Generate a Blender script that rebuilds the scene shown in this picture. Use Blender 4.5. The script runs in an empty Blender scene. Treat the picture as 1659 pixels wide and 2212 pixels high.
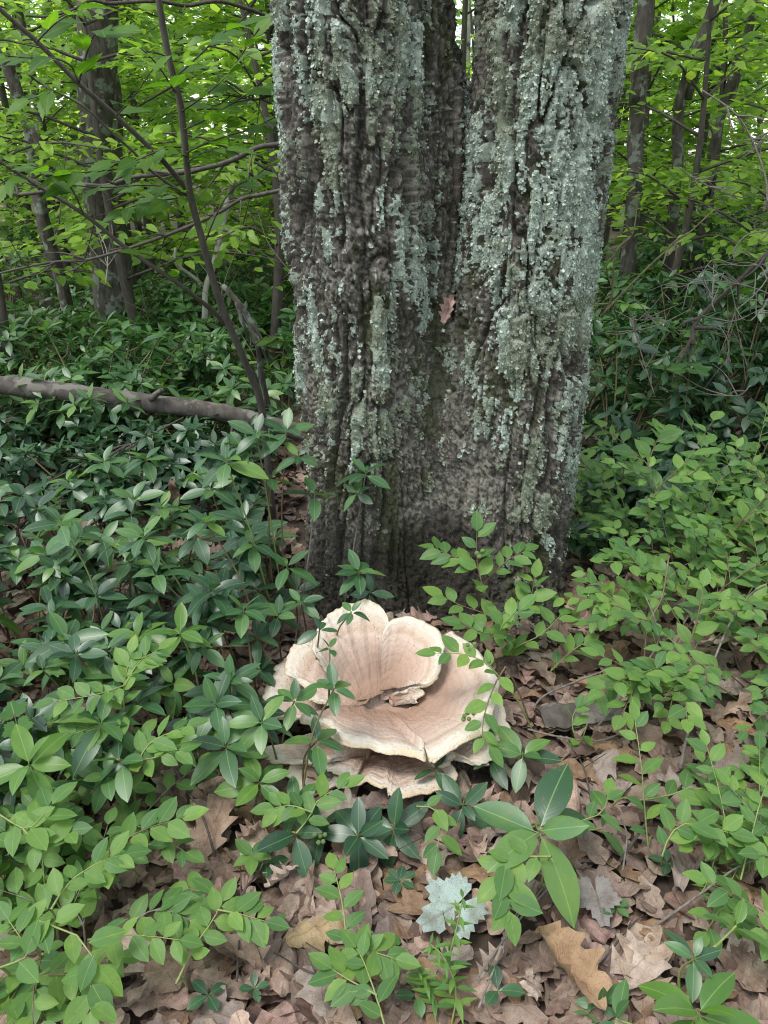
import bpy, math, random
import numpy as np
from mathutils import Vector, Matrix, Quaternion

R = math.radians
SC = bpy.context.scene
COL = SC.collection

# ------------------------------------------------------------------ camera, sky, sun, exposure
CAM_H, PITCH = 1.45, R(25)
cam_d = bpy.data.cameras.new('camera'); cam = bpy.data.objects.new('camera', cam_d); COL.objects.link(cam)
cam.location = (0, 0, CAM_H); cam.rotation_euler = (R(90) - PITCH, 0, 0)
cam_d.sensor_fit = 'HORIZONTAL'; cam_d.sensor_width = 36; cam_d.lens = 36
cam_d.clip_start = 0.02; cam_d.clip_end = 1500
SC.camera = cam

SUN_EL, SUN_AZ = R(66), R(232)          # azimuth measured from +Y towards +X
world = bpy.data.worlds.new('World'); SC.world = world; world.use_nodes = True
wn = world.node_tree; wn.nodes.clear()
sky = wn.nodes.new('ShaderNodeTexSky'); sky.sky_type = 'NISHITA'; sky.sun_disc = False
sky.sun_elevation = SUN_EL; sky.sun_rotation = SUN_AZ
sky.air_density = 1.0; sky.dust_density = 1.0; sky.ozone_density = 0.5
bg = wn.nodes.new('ShaderNodeBackground'); bg.inputs['Strength'].default_value = 0.15
wo = wn.nodes.new('ShaderNodeOutputWorld')
hs = wn.nodes.new('ShaderNodeHueSaturation'); hs.inputs['Saturation'].default_value = 0.4   # desaturated so the sky light falls less blue
wn.links.new(sky.outputs[0], hs.inputs['Color']); wn.links.new(hs.outputs[0], bg.inputs[0]); wn.links.new(bg.outputs[0], wo.inputs[0])
sun_d = bpy.data.lights.new('sun', 'SUN'); sun_d.energy = 1.25; sun_d.angle = R(20); sun_d.color = (1, 0.965, 0.91)
sun = bpy.data.objects.new('sun', sun_d); COL.objects.link(sun)
sd = Vector((math.sin(SUN_AZ) * math.cos(SUN_EL), math.cos(SUN_AZ) * math.cos(SUN_EL), math.sin(SUN_EL)))
sun.rotation_euler = sd.to_track_quat('Z', 'Y').to_euler()
SC.view_settings.view_transform = 'Standard'; SC.view_settings.look = 'None'
SC.view_settings.gamma = 1; SC.view_settings.use_curve_mapping = False
SC.view_settings.exposure = 1.28
SC.cycles.use_denoising = True; SC.cycles.denoising_prefilter = 'NONE'; SC.cycles.filter_width = 1.1
SC.cycles.max_bounces = 8; SC.cycles.transmission_bounces = 4; SC.cycles.diffuse_bounces = 4
SC.cycles.transparent_max_bounces = 4; SC.cycles.caustics_reflective = False; SC.cycles.caustics_refractive = False

# ------------------------------------------------------------------ helpers: layout rays
# u, v: the place on a 1659 x 2212 print of the view; used only to find real positions
FX = 1659.0
def ray(u, v):
    a, b = (u - 829.5) / FX, (v - 1106.0) / FX
    return Vector((a, math.cos(PITCH) - b * math.sin(PITCH), -math.sin(PITCH) - b * math.cos(PITCH)))
def G(u, v, z=0.0):                      # point at height z
    d = ray(u, v); t = (z - CAM_H) / d.z
    return Vector((0, 0, CAM_H)) + d * t
def PY(u, v, y):                         # point at distance y
    d = ray(u, v); t = y / d.y
    return Vector((0, 0, CAM_H)) + d * t
def depth(p): return p[1] * math.cos(PITCH) + (CAM_H - p[2]) * math.sin(PITCH)
def px(p, n): return n / FX * depth(p)   # n print pixels at p, in metres

# ------------------------------------------------------------------ helpers: noise
def _h(ix, iy, iz, s):
    n = (ix * 374761393 + iy * 668265263 + iz * 2147483647 + s * 1274126177) & 0xffffffff
    n = ((n ^ (n >> 13)) * 1274126177) & 0xffffffff
    n = ((n ^ (n >> 16)) * 2246822519) & 0xffffffff
    return ((n ^ (n >> 15)) & 0xffffff) / float(0x7fffff) - 1.0
def vn(P, s=0):
    P = np.asarray(P, float); i = np.floor(P).astype(np.int64); f = P - i
    f = f * f * f * (f * (f * 6 - 15) + 10)
    x, y, z = i[:, 0], i[:, 1], i[:, 2]; fx, fy, fz = f[:, 0], f[:, 1], f[:, 2]
    def L(a, b, t): return a + (b - a) * t
    c = [[[_h(x + a, y + b, z + d, s) for d in (0, 1)] for b in (0, 1)] for a in (0, 1)]
    return L(L(L(c[0][0][0], c[1][0][0], fx), L(c[0][1][0], c[1][1][0], fx), fy),
             L(L(c[0][0][1], c[1][0][1], fx), L(c[0][1][1], c[1][1][1], fx), fy), fz)
def fbm(P, o=3, s=0):
    t, a, n = 0, 1, 0
    for k in range(o):
        t = t + a * vn(P * (2.03 ** k), s + k * 17); n += a; a *= 0.5
    return t / n
def sstep(a, b, x): t = np.clip((x - a) / (b - a), 0, 1); return t * t * (3 - 2 * t)

# ------------------------------------------------------------------ helpers: meshes
def mesh(name, V, F, uv=None, attrs=None, mat=None, smooth=True):
    V = np.ascontiguousarray(V, np.float32); F = np.ascontiguousarray(F, np.int32)
    me = bpy.data.meshes.new(name); n = F.shape[1]
    me.vertices.add(len(V)); me.vertices.foreach_set('co', V.ravel())
    me.loops.add(F.size); me.loops.foreach_set('vertex_index', F.ravel())
    me.polygons.add(len(F)); me.polygons.foreach_set('loop_start', np.arange(0, F.size, n, dtype=np.int32))
    if smooth: me.polygons.foreach_set('use_smooth', np.ones(len(F), bool))
    if uv is not None:
        l = me.uv_layers.new(name='UVMap'); l.data.foreach_set('uv', np.ascontiguousarray(np.asarray(uv, np.float32)[F.ravel()]).ravel())
    for k, a in (attrs or {}).items():
        at = me.attributes.new(k, 'FLOAT', 'POINT'); at.data.foreach_set('value', np.ascontiguousarray(a, np.float32))
    me.update(calc_edges=True)
    if mat: me.materials.append(mat)
    return me
def obj(name, me, parent=None, M=None):
    o = bpy.data.objects.new(name, me); COL.objects.link(o)
    if parent: o.parent = parent
    if M is not None: o.matrix_basis = M
    return o
def tag(o, label=None, cat=None, group=None, kind=None):
    for k, v in (('label', label), ('category', cat), ('group', group), ('kind', kind)):
        if v: o[k] = v
    return o
def empty(name, loc, label, cat, group=None):
    o = bpy.data.objects.new(name, None); COL.objects.link(o); o.location = loc; o.empty_display_size = 0.05
    return tag(o, label, cat, group)
def spline(pts, n):                      # Catmull-Rom through points (any dimension), n samples
    P = np.array([list(p) for p in pts], float)
    if len(P) == 2: t = np.linspace(0, 1, n)[:, None]; return P[0] * (1 - t) + P[1] * t
    P = np.vstack([2 * P[0] - P[1], P, 2 * P[-1] - P[-2]]); m = len(P) - 3
    out = []
    for t in np.linspace(0, m - 1e-6, n):
        i = int(t); f = t - i; a, b, c, d = P[i:i + 4]
        out.append(0.5 * (2 * b + (c - a) * f + (2 * a - 5 * b + 4 * c - d) * f * f + (3 * b - a - 3 * c + d) * f ** 3))
    return np.array(out)
def tube(pts, rad, sides=6, cap=True):
    P = np.array([list(p) for p in pts], float); n = len(P); rad = np.broadcast_to(rad, n)
    T = np.gradient(P, axis=0); T /= np.linalg.norm(T, axis=1)[:, None] + 1e-9
    a = np.array([0.31, 0.12, 0.94]) if abs(T[0][2]) < 0.8 else np.array([0.94, 0.12, 0.31])
    V = []
    ang = np.linspace(0, 2 * math.pi, sides, endpoint=False)
    for i in range(n):
        b = a - T[i] * a.dot(T[i]); b /= np.linalg.norm(b); c = np.cross(T[i], b); a = b
        V.append(P[i] + rad[i] * (np.cos(ang)[:, None] * b + np.sin(ang)[:, None] * c))
    V = np.vstack(V)
    k = np.arange(sides); k2 = (k + 1) % sides
    F = np.vstack([np.stack([i * sides + k, i * sides + k2, (i + 1) * sides + k2, (i + 1) * sides + k], 1) for i in range(n - 1)])
    if cap:
        m = len(V); V = np.vstack([V, P[0] - T[0] * rad[0] * .3, P[-1] + T[-1] * rad[-1] * .3])
        o = (n - 1) * sides
        F = np.vstack([F, np.stack([k2[::2], k[::2], 0 * k[::2] + m, (k2[::2] + 1) % sides], 1), np.stack([o + k[::2], o + k2[::2], o + (k2[::2] + 1) % sides, 0 * k[::2] + m + 1], 1)]) if sides % 2 == 0 else F
    return V, F
def join(parts):
    V, F, o = [], [], 0
    for v, f in parts: V.append(v); F.append(f + o); o += len(v)
    return np.vstack(V), np.vstack(F)

# ------------------------------------------------------------------ helpers: materials
class NT:
    def __init__(s, name):
        s.m = bpy.data.materials.new(name); s.m.use_nodes = True; s.t = s.m.node_tree; s.t.nodes.clear()
    def n(s, ty, ins=None, **kw):
        x = s.t.nodes.new('ShaderNode' + ty)
        for k, v in kw.items(): setattr(x, k, v)
        for k, v in (ins or {}).items():
            if isinstance(v, bpy.types.NodeSocket): s.t.links.new(v, x.inputs[k])
            else: x.inputs[k].default_value = v
        return x
    def ramp(s, f, stops, interp='LINEAR'):
        r = s.n('ValToRGB', {'Fac': f}); e = r.color_ramp.elements; r.color_ramp.interpolation = interp
        while len(e) < len(stops): e.new(0.5)
        for q, (p, c) in zip(e, stops): q.position = p; q.color = (*c, 1) if len(c) == 3 else c
        return r.outputs[0]
    def mix(s, f, a, b, mode='MIX'):
        x = s.n('Mix', data_type='RGBA', blend_type=mode)
        for k, v in ((0, f), (6, a), (7, b)):
            if isinstance(v, bpy.types.NodeSocket): s.t.links.new(v, x.inputs[k])
            else: x.inputs[k].default_value = v if k == 0 else ((*v, 1) if len(v) == 3 else v)
        return x.outputs[2]
    def math(s, op, a, b=0.5, c=None):
        x = s.n('Math', operation=op)
        for k, v in ((0, a), (1, b), (2, c)):
            if v is None: continue
            if isinstance(v, bpy.types.NodeSocket): s.t.links.new(v, x.inputs[k])
            else: x.inputs[k].default_value = v
        return x.outputs[0]
    def noise(s, scale, detail=4, vec=None, rough=0.55, dist=0):
        x = s.n('TexNoise', {'Scale': scale, 'Detail': detail, 'Roughness': rough, 'Distortion': dist})
        if vec is not None: s.t.links.new(vec, x.inputs['Vector'])
        return x.outputs['Fac']
    def attr(s, name): return s.n('Attribute', attribute_name=name).outputs['Fac']
    def bump(s, h, strength, dist): return s.n('Bump', {'Height': h, 'Strength': strength, 'Distance': dist}).outputs[0]
    def out(s, sh): s.n('OutputMaterial', {'Surface': sh}); return s.m
def coords(t, obj_space=True):
    return t.n('TexCoord').outputs['Object'] if obj_space else t.n('NewGeometry').outputs['Position']

def leaf_material(name, stops, rib, rough, spec, transl, tcol, joined, vein=9.0, ribw=0.035, holes=False):
    t = NT(name)
    rnd = t.attr('rnd') if joined else t.n('ObjectInfo').outputs['Random']
    uv = t.n('UVMap').outputs[0]; sp = t.n('SeparateXYZ', {0: uv})
    base = t.ramp(rnd, stops)
    nz = t.noise(14, 3, uv)
    base = t.mix(t.math('MULTIPLY', nz, 0.5), base, t.mix(1.0, base, (0.72, 0.8, 0.62), 'MULTIPLY'))
    du = t.math('ABSOLUTE', t.math('SUBTRACT', sp.outputs[0], 0.5), 0)
    ribm = t.math('SUBTRACT', 1.0, t.math('SMOOTHSTEP', du, ribw * .5, ribw) if False else t.n('MapRange', {'Value': du, 'From Min': ribw * .3, 'From Max': ribw * .8}).outputs[0])
    base = t.mix(t.math('MULTIPLY', ribm, 0.75), base, rib)
    off = t.n('CombineXYZ', {0: t.math('MULTIPLY', rnd, 53.0), 1: t.math('MULTIPLY', rnd, 29.0)}).outputs[0]
    uvo = t.n('VectorMath', {0: uv, 1: off}, operation='ADD').outputs[0]
    sub = t.n('MapRange', {'Value': t.math('FRACT', t.math('MULTIPLY', rnd, 13.7), 0), 'From Min': .55, 'From Max': .75}).outputs[0]
    spot = t.n('MapRange', {'Value': t.noise(7, 4, uvo, .7), 'From Min': .60, 'From Max': .65}).outputs[0]
    base = t.mix(t.math('MULTIPLY', t.math('MULTIPLY', spot, sub), .8), base, (.16, .12, .035))
    yel = t.n('MapRange', {'Value': t.noise(2.2, 3, uvo), 'From Min': .5, 'From Max': .75}).outputs[0]
    base = t.mix(t.math('MULTIPLY', yel, .45), base, t.mix(1.0, base, (1.7, 1.35, .9), 'MULTIPLY'))
    # side veins as fine relief
    ph = t.math('ADD', t.math('MULTIPLY', sp.outputs[1], vein * 6.28), t.math('MULTIPLY', du, -22.0))
    sv = t.math('ABSOLUTE', t.math('SINE', ph, 0), 0)
    h = t.math('ADD', t.math('POWER', sv, 0.4), t.math('MULTIPLY', nz, 0.6))
    b = t.bump(h, 0.07, 0.002)
    p = t.n('BsdfPrincipled', {'Base Color': base, 'Roughness': rough, 'Specular IOR Level': spec, 'Normal': b})
    tr = t.n('BsdfTranslucent', {'Color': t.mix(1.0, base, tcol, 'MULTIPLY'), 'Normal': b})
    return t.out(t.n('MixShader', {0: transl, 1: p.outputs[0], 2: tr.outputs[0]}).outputs[0])

def stem_material(name, c1, c2, rough=0.8, scale=60, c3=None):
    t = NT(name); v = coords(t)
    mp = t.n('Mapping', {0: v, 3: (1, 1, 0.35)}).outputs[0]
    f = t.noise(scale, 5, mp); c = t.ramp(f, [(0.3, c1), (0.7, c2)])
    if c3: c = t.mix(t.n('MapRange', {'Value': t.noise(scale * .4, 4, v), 'From Min': .54, 'From Max': .6}).outputs[0], c, c3)
    p = t.n('BsdfPrincipled', {'Base Color': c, 'Roughness': rough, 'Normal': t.bump(f, 0.9, 0.012 if name == 'far_bark' else 0.005)})
    return t.out(p.outputs[0])

LEAFDEF = {  # stops, rib, rough, spec, translucent mix, translucent tint
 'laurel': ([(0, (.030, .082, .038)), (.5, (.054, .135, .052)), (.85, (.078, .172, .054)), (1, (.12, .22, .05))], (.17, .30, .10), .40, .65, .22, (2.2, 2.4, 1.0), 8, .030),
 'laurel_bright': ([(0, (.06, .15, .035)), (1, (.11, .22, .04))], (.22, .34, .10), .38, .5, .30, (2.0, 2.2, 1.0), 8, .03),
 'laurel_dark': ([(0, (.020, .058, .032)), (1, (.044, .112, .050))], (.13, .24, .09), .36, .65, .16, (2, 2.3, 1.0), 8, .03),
 'blueberry': ([(0, (.075, .17, .058)), (.5, (.12, .235, .066)), (1, (.175, .30, .07))], (.20, .34, .09), .5, .35, .38, (1.8, 1.9, .9), 7, .028),
 'chestnut': ([(0, (.05, .13, .022)), (.6, (.085, .19, .022)), (1, (.12, .24, .03))], (.18, .28, .07), .5, .35, .48, (2.2, 2.3, .7), 12, .024),
 'forest': ([(0, (.11, .22, .040)), (.5, (.19, .34, .050)), (1, (.29, .44, .075))], (.22, .34, .07), .45, .4, .55, (2.2, 2.05, 1.2), 6, .03),
 'maple': ([(0, (.05, .14, .04)), (1, (.09, .2, .05))], (.2, .32, .12), .6, .25, .4, (1.9, 2, .9), 6, .02),
}
LM = {}
def lmat(kind, joined):
    if (kind, joined) not in LM:
        s, rb, ro, sp, tl, tc, ve, rw = LEAFDEF[kind]
        LM[kind, joined] = leaf_material(kind + '_leaf' + ('_mass' if joined else ''), s, rb, ro, sp, tl, tc, joined, ve, rw)
    return LM[kind, joined]

# ------------------------------------------------------------------ helpers: leaf shapes (unit length along +Y, normal +Z)
def blade(width, nseg, prof, fold=0.12, curl=0.15, wave=0.0, teeth=0, petiole=0.06, seed=0, stalk=True):
    rg = random.Random(seed); V, U = [], []
    tt = [i / nseg for i in range(nseg + 1)]
    for i, t in enumerate(tt):
        w = prof(t) * width * 0.5
        if teeth and 0 < i < nseg: w *= 1.10 if i % 2 else 0.90
        w = max(w, 0.006 if i < nseg else 0.003)
        y = petiole + t * (1 - petiole)
        z = -curl * t * t
        yy = y * (1 - 0.18 * abs(curl) * t)
        wv = wave * math.sin(t * 9 + seed)
        V += [(-w, yy + (0.02 if teeth and i % 2 else 0), z + fold * w * 2 * (1 - .3 * t) + wv * w * 2), (0, yy, z), (w, yy + (0.02 if teeth and i % 2 else 0), z + fold * w * 2 * (1 - .3 * t) - wv * w)]
        U += [(0.5 - w / width, t), (0.5, t), (0.5 + w / width, t)]
    if stalk: V = [(-0.006, 0, 0.01), (0, 0, 0), (0.006, 0, 0.01)] + V; U = [(.49, 0), (.5, 0), (.51, 0)] + U
    F = []
    for i in range(len(V) // 3 - 1):
        a = i * 3; F += [(a, a + 1, a + 4, a + 3), (a + 1, a + 2, a + 5, a + 4)]
    return np.array(V), np.array(F), np.array(U)
ell = lambda t: (math.sin(math.pi * min(1, t ** 0.92)) ** 0.72) if 0 < t < 1 else 0.0
obo = lambda t: (math.sin(math.pi * t ** 1.25) ** 0.75) if 0 < t < 1 else 0.0
ova = lambda t: (math.sin(math.pi * t ** 0.8) ** 0.8) if 0 < t < 1 else 0.0
lan = lambda t: (math.sin(math.pi * t ** 0.7) ** 1.1) if 0 < t < 1 else 0.0
def lobed(width, nseg, nl, deep, curl, crink, seed, rows=2, asym=0.2):
    """a dead oak leaf: midrib with pointed lobes, curled and crinkled"""
    rg = np.random.RandomState(seed)
    V, U = [], []; off = rg.uniform(0, 1, 2); off[1] = off[0] + rg.uniform(-.08, .08)
    tw = rg.uniform(-.6, .6); cu = curl * rg.uniform(.4, 1.3); cy = rg.uniform(-.35, .35)
    for i in range(nseg + 1):
        t = i / nseg
        env = math.sin(math.pi * min(1, (0.06 + .94 * t)) ** 1.15) ** .6 if t < 1 else .02
        row = []
        for sgn, o in ((-1, off[0]), (1, off[1])):
            ph = (t * nl + o) % 1.0
            saw = (ph / .62) if ph < .62 else (1 - ph) / .38
            w = width * .5 * env * (1 - deep + deep * saw ** 1.3)
            w = max(w, .008)
            dy = .10 * saw * env
            for r in range(rows, 0, -1):
                f = r / rows; row.append((sgn * w * f, t + dy * f, f))
        L = row[:rows]; Rr = row[rows:][::-1]
        for x, y, f in L + [(0, t, 0)] + Rr:
            z = cu * (x * x) * 3.2 + cy * (y - .4) ** 2 + tw * x * (y - .5)
            V.append((x, y, z)); U.append((.5 + x / width, y))
    V = np.array(V)
    V[:, 2] += crink * fbm(V * 4.5 + seed, 2, seed) + crink * .35 * fbm(V * 14 + seed, 1, seed + 3)
    m = 2 * rows + 1; F = []
    for i in range(nseg):
        for j in range(m - 1):
            a = i * m + j; F.append((a, a + 1, a + m + 1, a + m))
    V[:, 1] -= .5
    return V, np.array(F), np.array(U)
def palmate(seed, curl=.1, crink=.03):
    """a maple leaf: five pointed lobes round the stalk"""
    pts = []
    lobes = [(-128, .42), (-62, .72), (0, 1.0), (62, .72), (128, .42)]
    ang = np.linspace(-168, 168, 45)
    V = [(0, 0, 0)]; U = [(.5, .35)]
    for a in ang:
        r = .46
        for c, l in lobes:
            d = abs(a - c) / 36.0
            if d < 1: r = max(r, .46 + (max(l, .6) - .46) * (1 - d) ** .8 * (1 + .0 * d))
        r *= 1.07 if (len(V) // 2) % 2 else .92
        for f in (.5, 1):
            V.append((r * f * math.sin(R(a)), r * f * math.cos(R(a)), 0)); U.append((.5 + .5 * r * f * math.sin(R(a)), .35 + .5 * r * f * math.cos(R(a))))
    V = np.array(V) * .62
    V[:, 2] = curl * (V[:, 0] ** 2 + .5 * V[:, 1] ** 2) * 2 + crink * fbm(V * 5 + seed, 2, seed)
    F = []
    for i in range(44):
        a, b, c, d = 1 + 2 * i, 2 + 2 * i, 4 + 2 * i, 3 + 2 * i
        F += [(a, b, c, d)]
    for i in range(0, 44, 2):
        F += [(0, 1 + 2 * i, 3 + 2 * i, 5 + 2 * i)]
    return V, np.array(F), np.array(U)

SHAPE = {
 'laurel': [blade(.41, 6, ell, f, c, w, 0, .07, s) for s, (f, c, w) in enumerate([(.10, .10, 0), (.16, .20, .02), (.06, .28, .03), (.2, .05, .0), (.12, .36, .02)])],
 'blueberry': [blade(.54, 5, ova, f, c, w, 0, .05, s) for s, (f, c, w) in enumerate([(.08, .08, 0), (.14, .18, .03), (.05, .26, .04), (.18, -.05, .0)])],
 'rosette': [blade(.55, 5, obo, f, c, 0, 0, .05, s) for s, (f, c) in enumerate([(.08, .12), (.14, .22)])],
 'herb': [blade(.26, 5, lan, f, c, 0.02, 0, .02, s) for s, (f, c) in enumerate([(.1, .3), (.15, .15)])],
 'chestnut': [blade(.40, 17, lan, f, c, w, 1, .04, s) for s, (f, c, w) in enumerate([(.08, .15, .03), (.14, .3, .02), (.05, .08, .05)])],
 'forest': [blade(.60, 2, ova, f, c, 0, 0, .0, s, False) for s, (f, c) in enumerate([(.1, .15), (.16, .3), (.05, .0)])],
 'forest_near': [blade(.55, 4, ova, f, c, 0, 0, .0, s, False) for s, (f, c) in enumerate([(.1, .15), (.16, .3), (.05, .0)])],
 'laurel_low': [blade(.40, 3, ell, f, c, 0, 0, .0, s, False) for s, (f, c) in enumerate([(.12, .15), (.16, .3), (.08, .05)])],
 'maple': [palmate(s) for s in range(3)],
 'oak_dead': [lobed(rw, 22, nl, dp, cu, .10, s, 2) for s, (rw, nl, dp, cu) in enumerate([(.70, 3.4, .5, .7), (.62, 3.8, .55, 1.2), (.75, 3.2, .42, -.7), (.58, 4, .5, 1.6), (.68, 3.5, .6, -.4), (.5, 4.2, .35, 2.2), (.66, 3, .5, .5), (.6, 3.6, .45, -1.2)])],
 'oak_low': [lobed(rw, 9, nl, dp, cu, .10, s + 20, 1) for s, (rw, nl, dp, cu) in enumerate([(.68, 2.6, .45, .8), (.6, 3, .5, -.8), (.7, 2.8, .4, 1.4), (.55, 2.2, .4, .4)])],
}
LMESH = {}
def leaf_mesh(shape, k, matk, mat=None):
    key = (shape, k, matk)
    if key not in LMESH:
        V, F, U = SHAPE[shape][k]; LMESH[key] = mesh(shape + '_leaf', V, F, U, None, mat or lmat(matk, False))
    return LMESH[key]
def frame(p, d, up, L, roll=0.0):        # matrix: +Y along d, +Z near up, scaled L
    y = Vector(d).normalized(); u = Vector(up); x = y.cross(u)
    if x.length < 1e-4: x = y.cross(Vector((1, .2, .1)))
    x.normalize(); z = x.cross(y)
    M = Matrix((x, y, z)).transposed().to_4x4()
    M = Matrix.Translation(p) @ M @ Matrix.Rotation(roll, 4, 'Y')
    return M @ Matrix.Diagonal((L, L, L, 1))

class Plant:
    """collects leaves and stems, then becomes one thing with its parts"""
    def __init__(s): s.leaves, s.stems, s.extra = [], [], []
    def leaf(s, shape, matk, M): s.leaves.append((shape, random.randrange(len(SHAPE[shape])), matk, M))
    def stem(s, pts, r0, r1, sides=5):
        n = len(pts); s.stems.append(tube(pts, np.linspace(r0, r1, n), sides, sides % 2 == 0))
    def build(s, name, base, label, cat, group, stem_mat, joined=False, leafname='leaf', massname='foliage'):
        base = Vector(base); root = empty(name, base, label, cat, group); T = Matrix.Translation(-base)
        if s.stems:
            V, F = join(s.stems); obj('stem', mesh('stem', V - np.array(base), F, None, None, stem_mat), root)
        if not joined:
            for sh, k, mk, M in s.leaves: obj(leafname, leaf_mesh(sh, k, mk), root, T @ M)
        elif s.leaves:
            by = {}
            for sh, k, mk, M in s.leaves: by.setdefault(mk, []).append((sh, k, T @ M))
            for mk, ls in by.items():
                V, F, U = mass(ls); me = mesh(massname, V, F, U, {'rnd': mass.rnd}, lmat(mk, True))
                tag(obj(massname, me, root), kind='stuff')
        return root
def mass(ls):
    by = {}
    for sh, k, M in ls: by.setdefault((sh, k), []).append(M)
    VV, FF, UU, RR, o = [], [], [], [], 0
    for (sh, k), Ms in by.items():
        V, F, U = SHAPE[sh][k]; A = np.array([[list(r) for r in M] for M in Ms]); n = len(A)
        W = np.einsum('nij,vj->nvi', A[:, :3, :3], V) + A[:, None, :3, 3]
        VV.append(W.reshape(-1, 3)); FF.append((F[None] + (np.arange(n) * len(V))[:, None, None]).reshape(-1, 4) + o)
        UU.append(np.tile(U, (n, 1))); RR.append(np.repeat(np.random.rand(n), len(V))); o += n * len(V)
    mass.rnd = np.concatenate(RR)
    return np.vstack(VV), np.vstack(FF), np.vstack(UU)

random.seed(7); np.random.seed(7)
U_ = random.uniform

# ------------------------------------------------------------------ materials of the setting
def ground_mat():
    t = NT('forest_floor'); v = coords(t)
    a = t.noise(7, 6, v); b = t.n('TexVoronoi', {'Vector': v, 'Scale': 16.0}, feature='F1').outputs['Distance']
    c = t.ramp(a, [(.3, (.035, .024, .018)), (.55, (.085, .058, .042)), (.75, (.15, .105, .08))])
    p = t.n('BsdfPrincipled', {'Base Color': c, 'Roughness': .95, 'Normal': t.bump(t.math('ADD', a, b), .9, .04)})
    return t.out(p.outputs[0])
M_GROUND = ground_mat()
def litter_mat(name, joined, stops, vein=.22):
    t = NT(name)
    rnd = t.attr('rnd') if joined else t.n('ObjectInfo').outputs['Random']
    uv = t.n('UVMap').outputs[0]; sp = t.n('SeparateXYZ', {0: uv})
    off = t.n('CombineXYZ', {0: t.math('MULTIPLY', rnd, 37.0), 1: t.math('MULTIPLY', rnd, 91.0)}).outputs[0]
    uv2 = t.n('VectorMath', {0: uv, 1: off}, operation='ADD').outputs[0]
    c = t.ramp(t.math('FRACT', t.math('MULTIPLY', rnd, 7.31), 0), stops)
    n1 = t.noise(3.5, 5, uv2, .65); n2 = t.noise(52, 4, uv2, .75)
    c = t.mix(t.n('MapRange', {'Value': n1, 'From Min': .42, 'From Max': .68}).outputs[0], c, t.mix(1.0, c, (.55, .48, .44), 'MULTIPLY'))
    c = t.mix(t.n('MapRange', {'Value': n2, 'From Min': .57, 'From Max': .64}).outputs[0], c, t.mix(1.0, c, (.42, .36, .33), 'MULTIPLY'))
    du = t.math('ABSOLUTE', t.math('SUBTRACT', sp.outputs[0], 0.5), 0)
    rib = t.n('MapRange', {'Value': du, 'From Min': .006, 'From Max': .02, 'To Min': 1.0, 'To Max': 0.0}).outputs[0]
    c = t.mix(t.math('MULTIPLY', rib, .55), c, t.mix(1.0, c, (.6, .5, .42), 'MULTIPLY'))
    ph = t.math('ADD', t.math('MULTIPLY', sp.outputs[1], 50.0), t.math('MULTIPLY', du, -26.0))
    sv = t.math('POWER', t.math('ABSOLUTE', t.math('SINE', ph, 0), 0), .3)
    h = t.math('ADD', t.math('MULTIPLY', sv, vein), t.math('ADD', t.math('MULTIPLY', n1, 2.0), n2))
    b = t.bump(h, .5, .006)
    p = t.n('BsdfPrincipled', {'Base Color': c, 'Roughness': .72, 'Specular IOR Level': .3, 'Normal': b})
    tr = t.n('BsdfTranslucent', {'Color': c, 'Normal': b})
    return t.out(t.n('MixShader', {0: .15, 1: p.outputs[0], 2: tr.outputs[0]}).outputs[0])
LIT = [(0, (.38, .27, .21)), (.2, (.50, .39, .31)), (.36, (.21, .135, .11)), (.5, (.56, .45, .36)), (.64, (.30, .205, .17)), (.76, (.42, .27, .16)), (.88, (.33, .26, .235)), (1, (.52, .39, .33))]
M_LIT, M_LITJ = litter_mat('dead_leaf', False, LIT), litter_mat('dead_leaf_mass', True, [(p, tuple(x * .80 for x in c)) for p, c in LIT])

M_TWIG = stem_material('dead_twig', (.10, .085, .072), (.24, .215, .19), .9, 90)
M_TWIGD = stem_material('dark_twig', (.035, .026, .022), (.085, .068, .058), .85, 80)
M_GSTEM = stem_material('green_stem', (.14, .20, .055), (.24, .27, .09), .6, 60)
M_LSTEM = stem_material('laurel_stem', (.075, .055, .03), (.16, .15, .06), .7, 40)
M_RSTEM = stem_material('reddish_stem', (.12, .055, .04), (.20, .15, .09), .7, 40)
M_SAP = stem_material('sapling_bark', (.045, .037, .031), (.095, .08, .068), .75, 45)
M_LOG = stem_material('log_bark', (.040, .033, .028), (.105, .09, .078), .9, 30, (.15, .14, .12))
M_TRUNK = stem_material('far_bark', (.028, .024, .020), (.105, .092, .078), .95, 34, (.17, .19, .16))
M_BIRCH = stem_material('pale_bark', (.26, .24, .21), (.46, .44, .40), .85, 16, (.12, .10, .09))

# ------------------------------------------------------------------ ground
def ground_z(x, y):
    return 0.03 * np.sin(x * 1.7 + .4) * np.sin(y * 1.3) * np.clip((np.abs(x) + np.abs(y - 1.8) - .5) * .6, 0, 1) + np.clip(y - 9, 0, 60) * .012
def gz(x, y): return float(ground_z(np.array(x), np.array(y)))
def grid_axis(lo, hi, fine_lo, fine_hi, step):
    a = list(np.arange(fine_lo, fine_hi, step)); s = step; x = fine_hi
    while x < hi: a.append(x); s *= 1.35; x += s
    a.append(hi); s = step; x = fine_lo - step; b = []
    while x > lo: b.append(x); s *= 1.35; x -= s
    b.append(lo); return np.array(sorted(b) + a)
gx, gy = grid_axis(-300, 300, -3, 3, .08), grid_axis(-300, 600, 0, 6, .08)
X, Y = np.meshgrid(gx, gy, indexing='ij'); Z = ground_z(X, Y)
V = np.stack([X.ravel(), Y.ravel(), Z.ravel()], 1)
V[:, 2] += .008 * fbm(V * 9, 2, 5) * (np.abs(V[:, 0]) < 6) * (np.abs(V[:, 1]) < 9)
ny = len(gy); i, j = np.meshgrid(np.arange(len(gx) - 1), np.arange(ny - 1), indexing='ij'); a = (i * ny + j).ravel()
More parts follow.
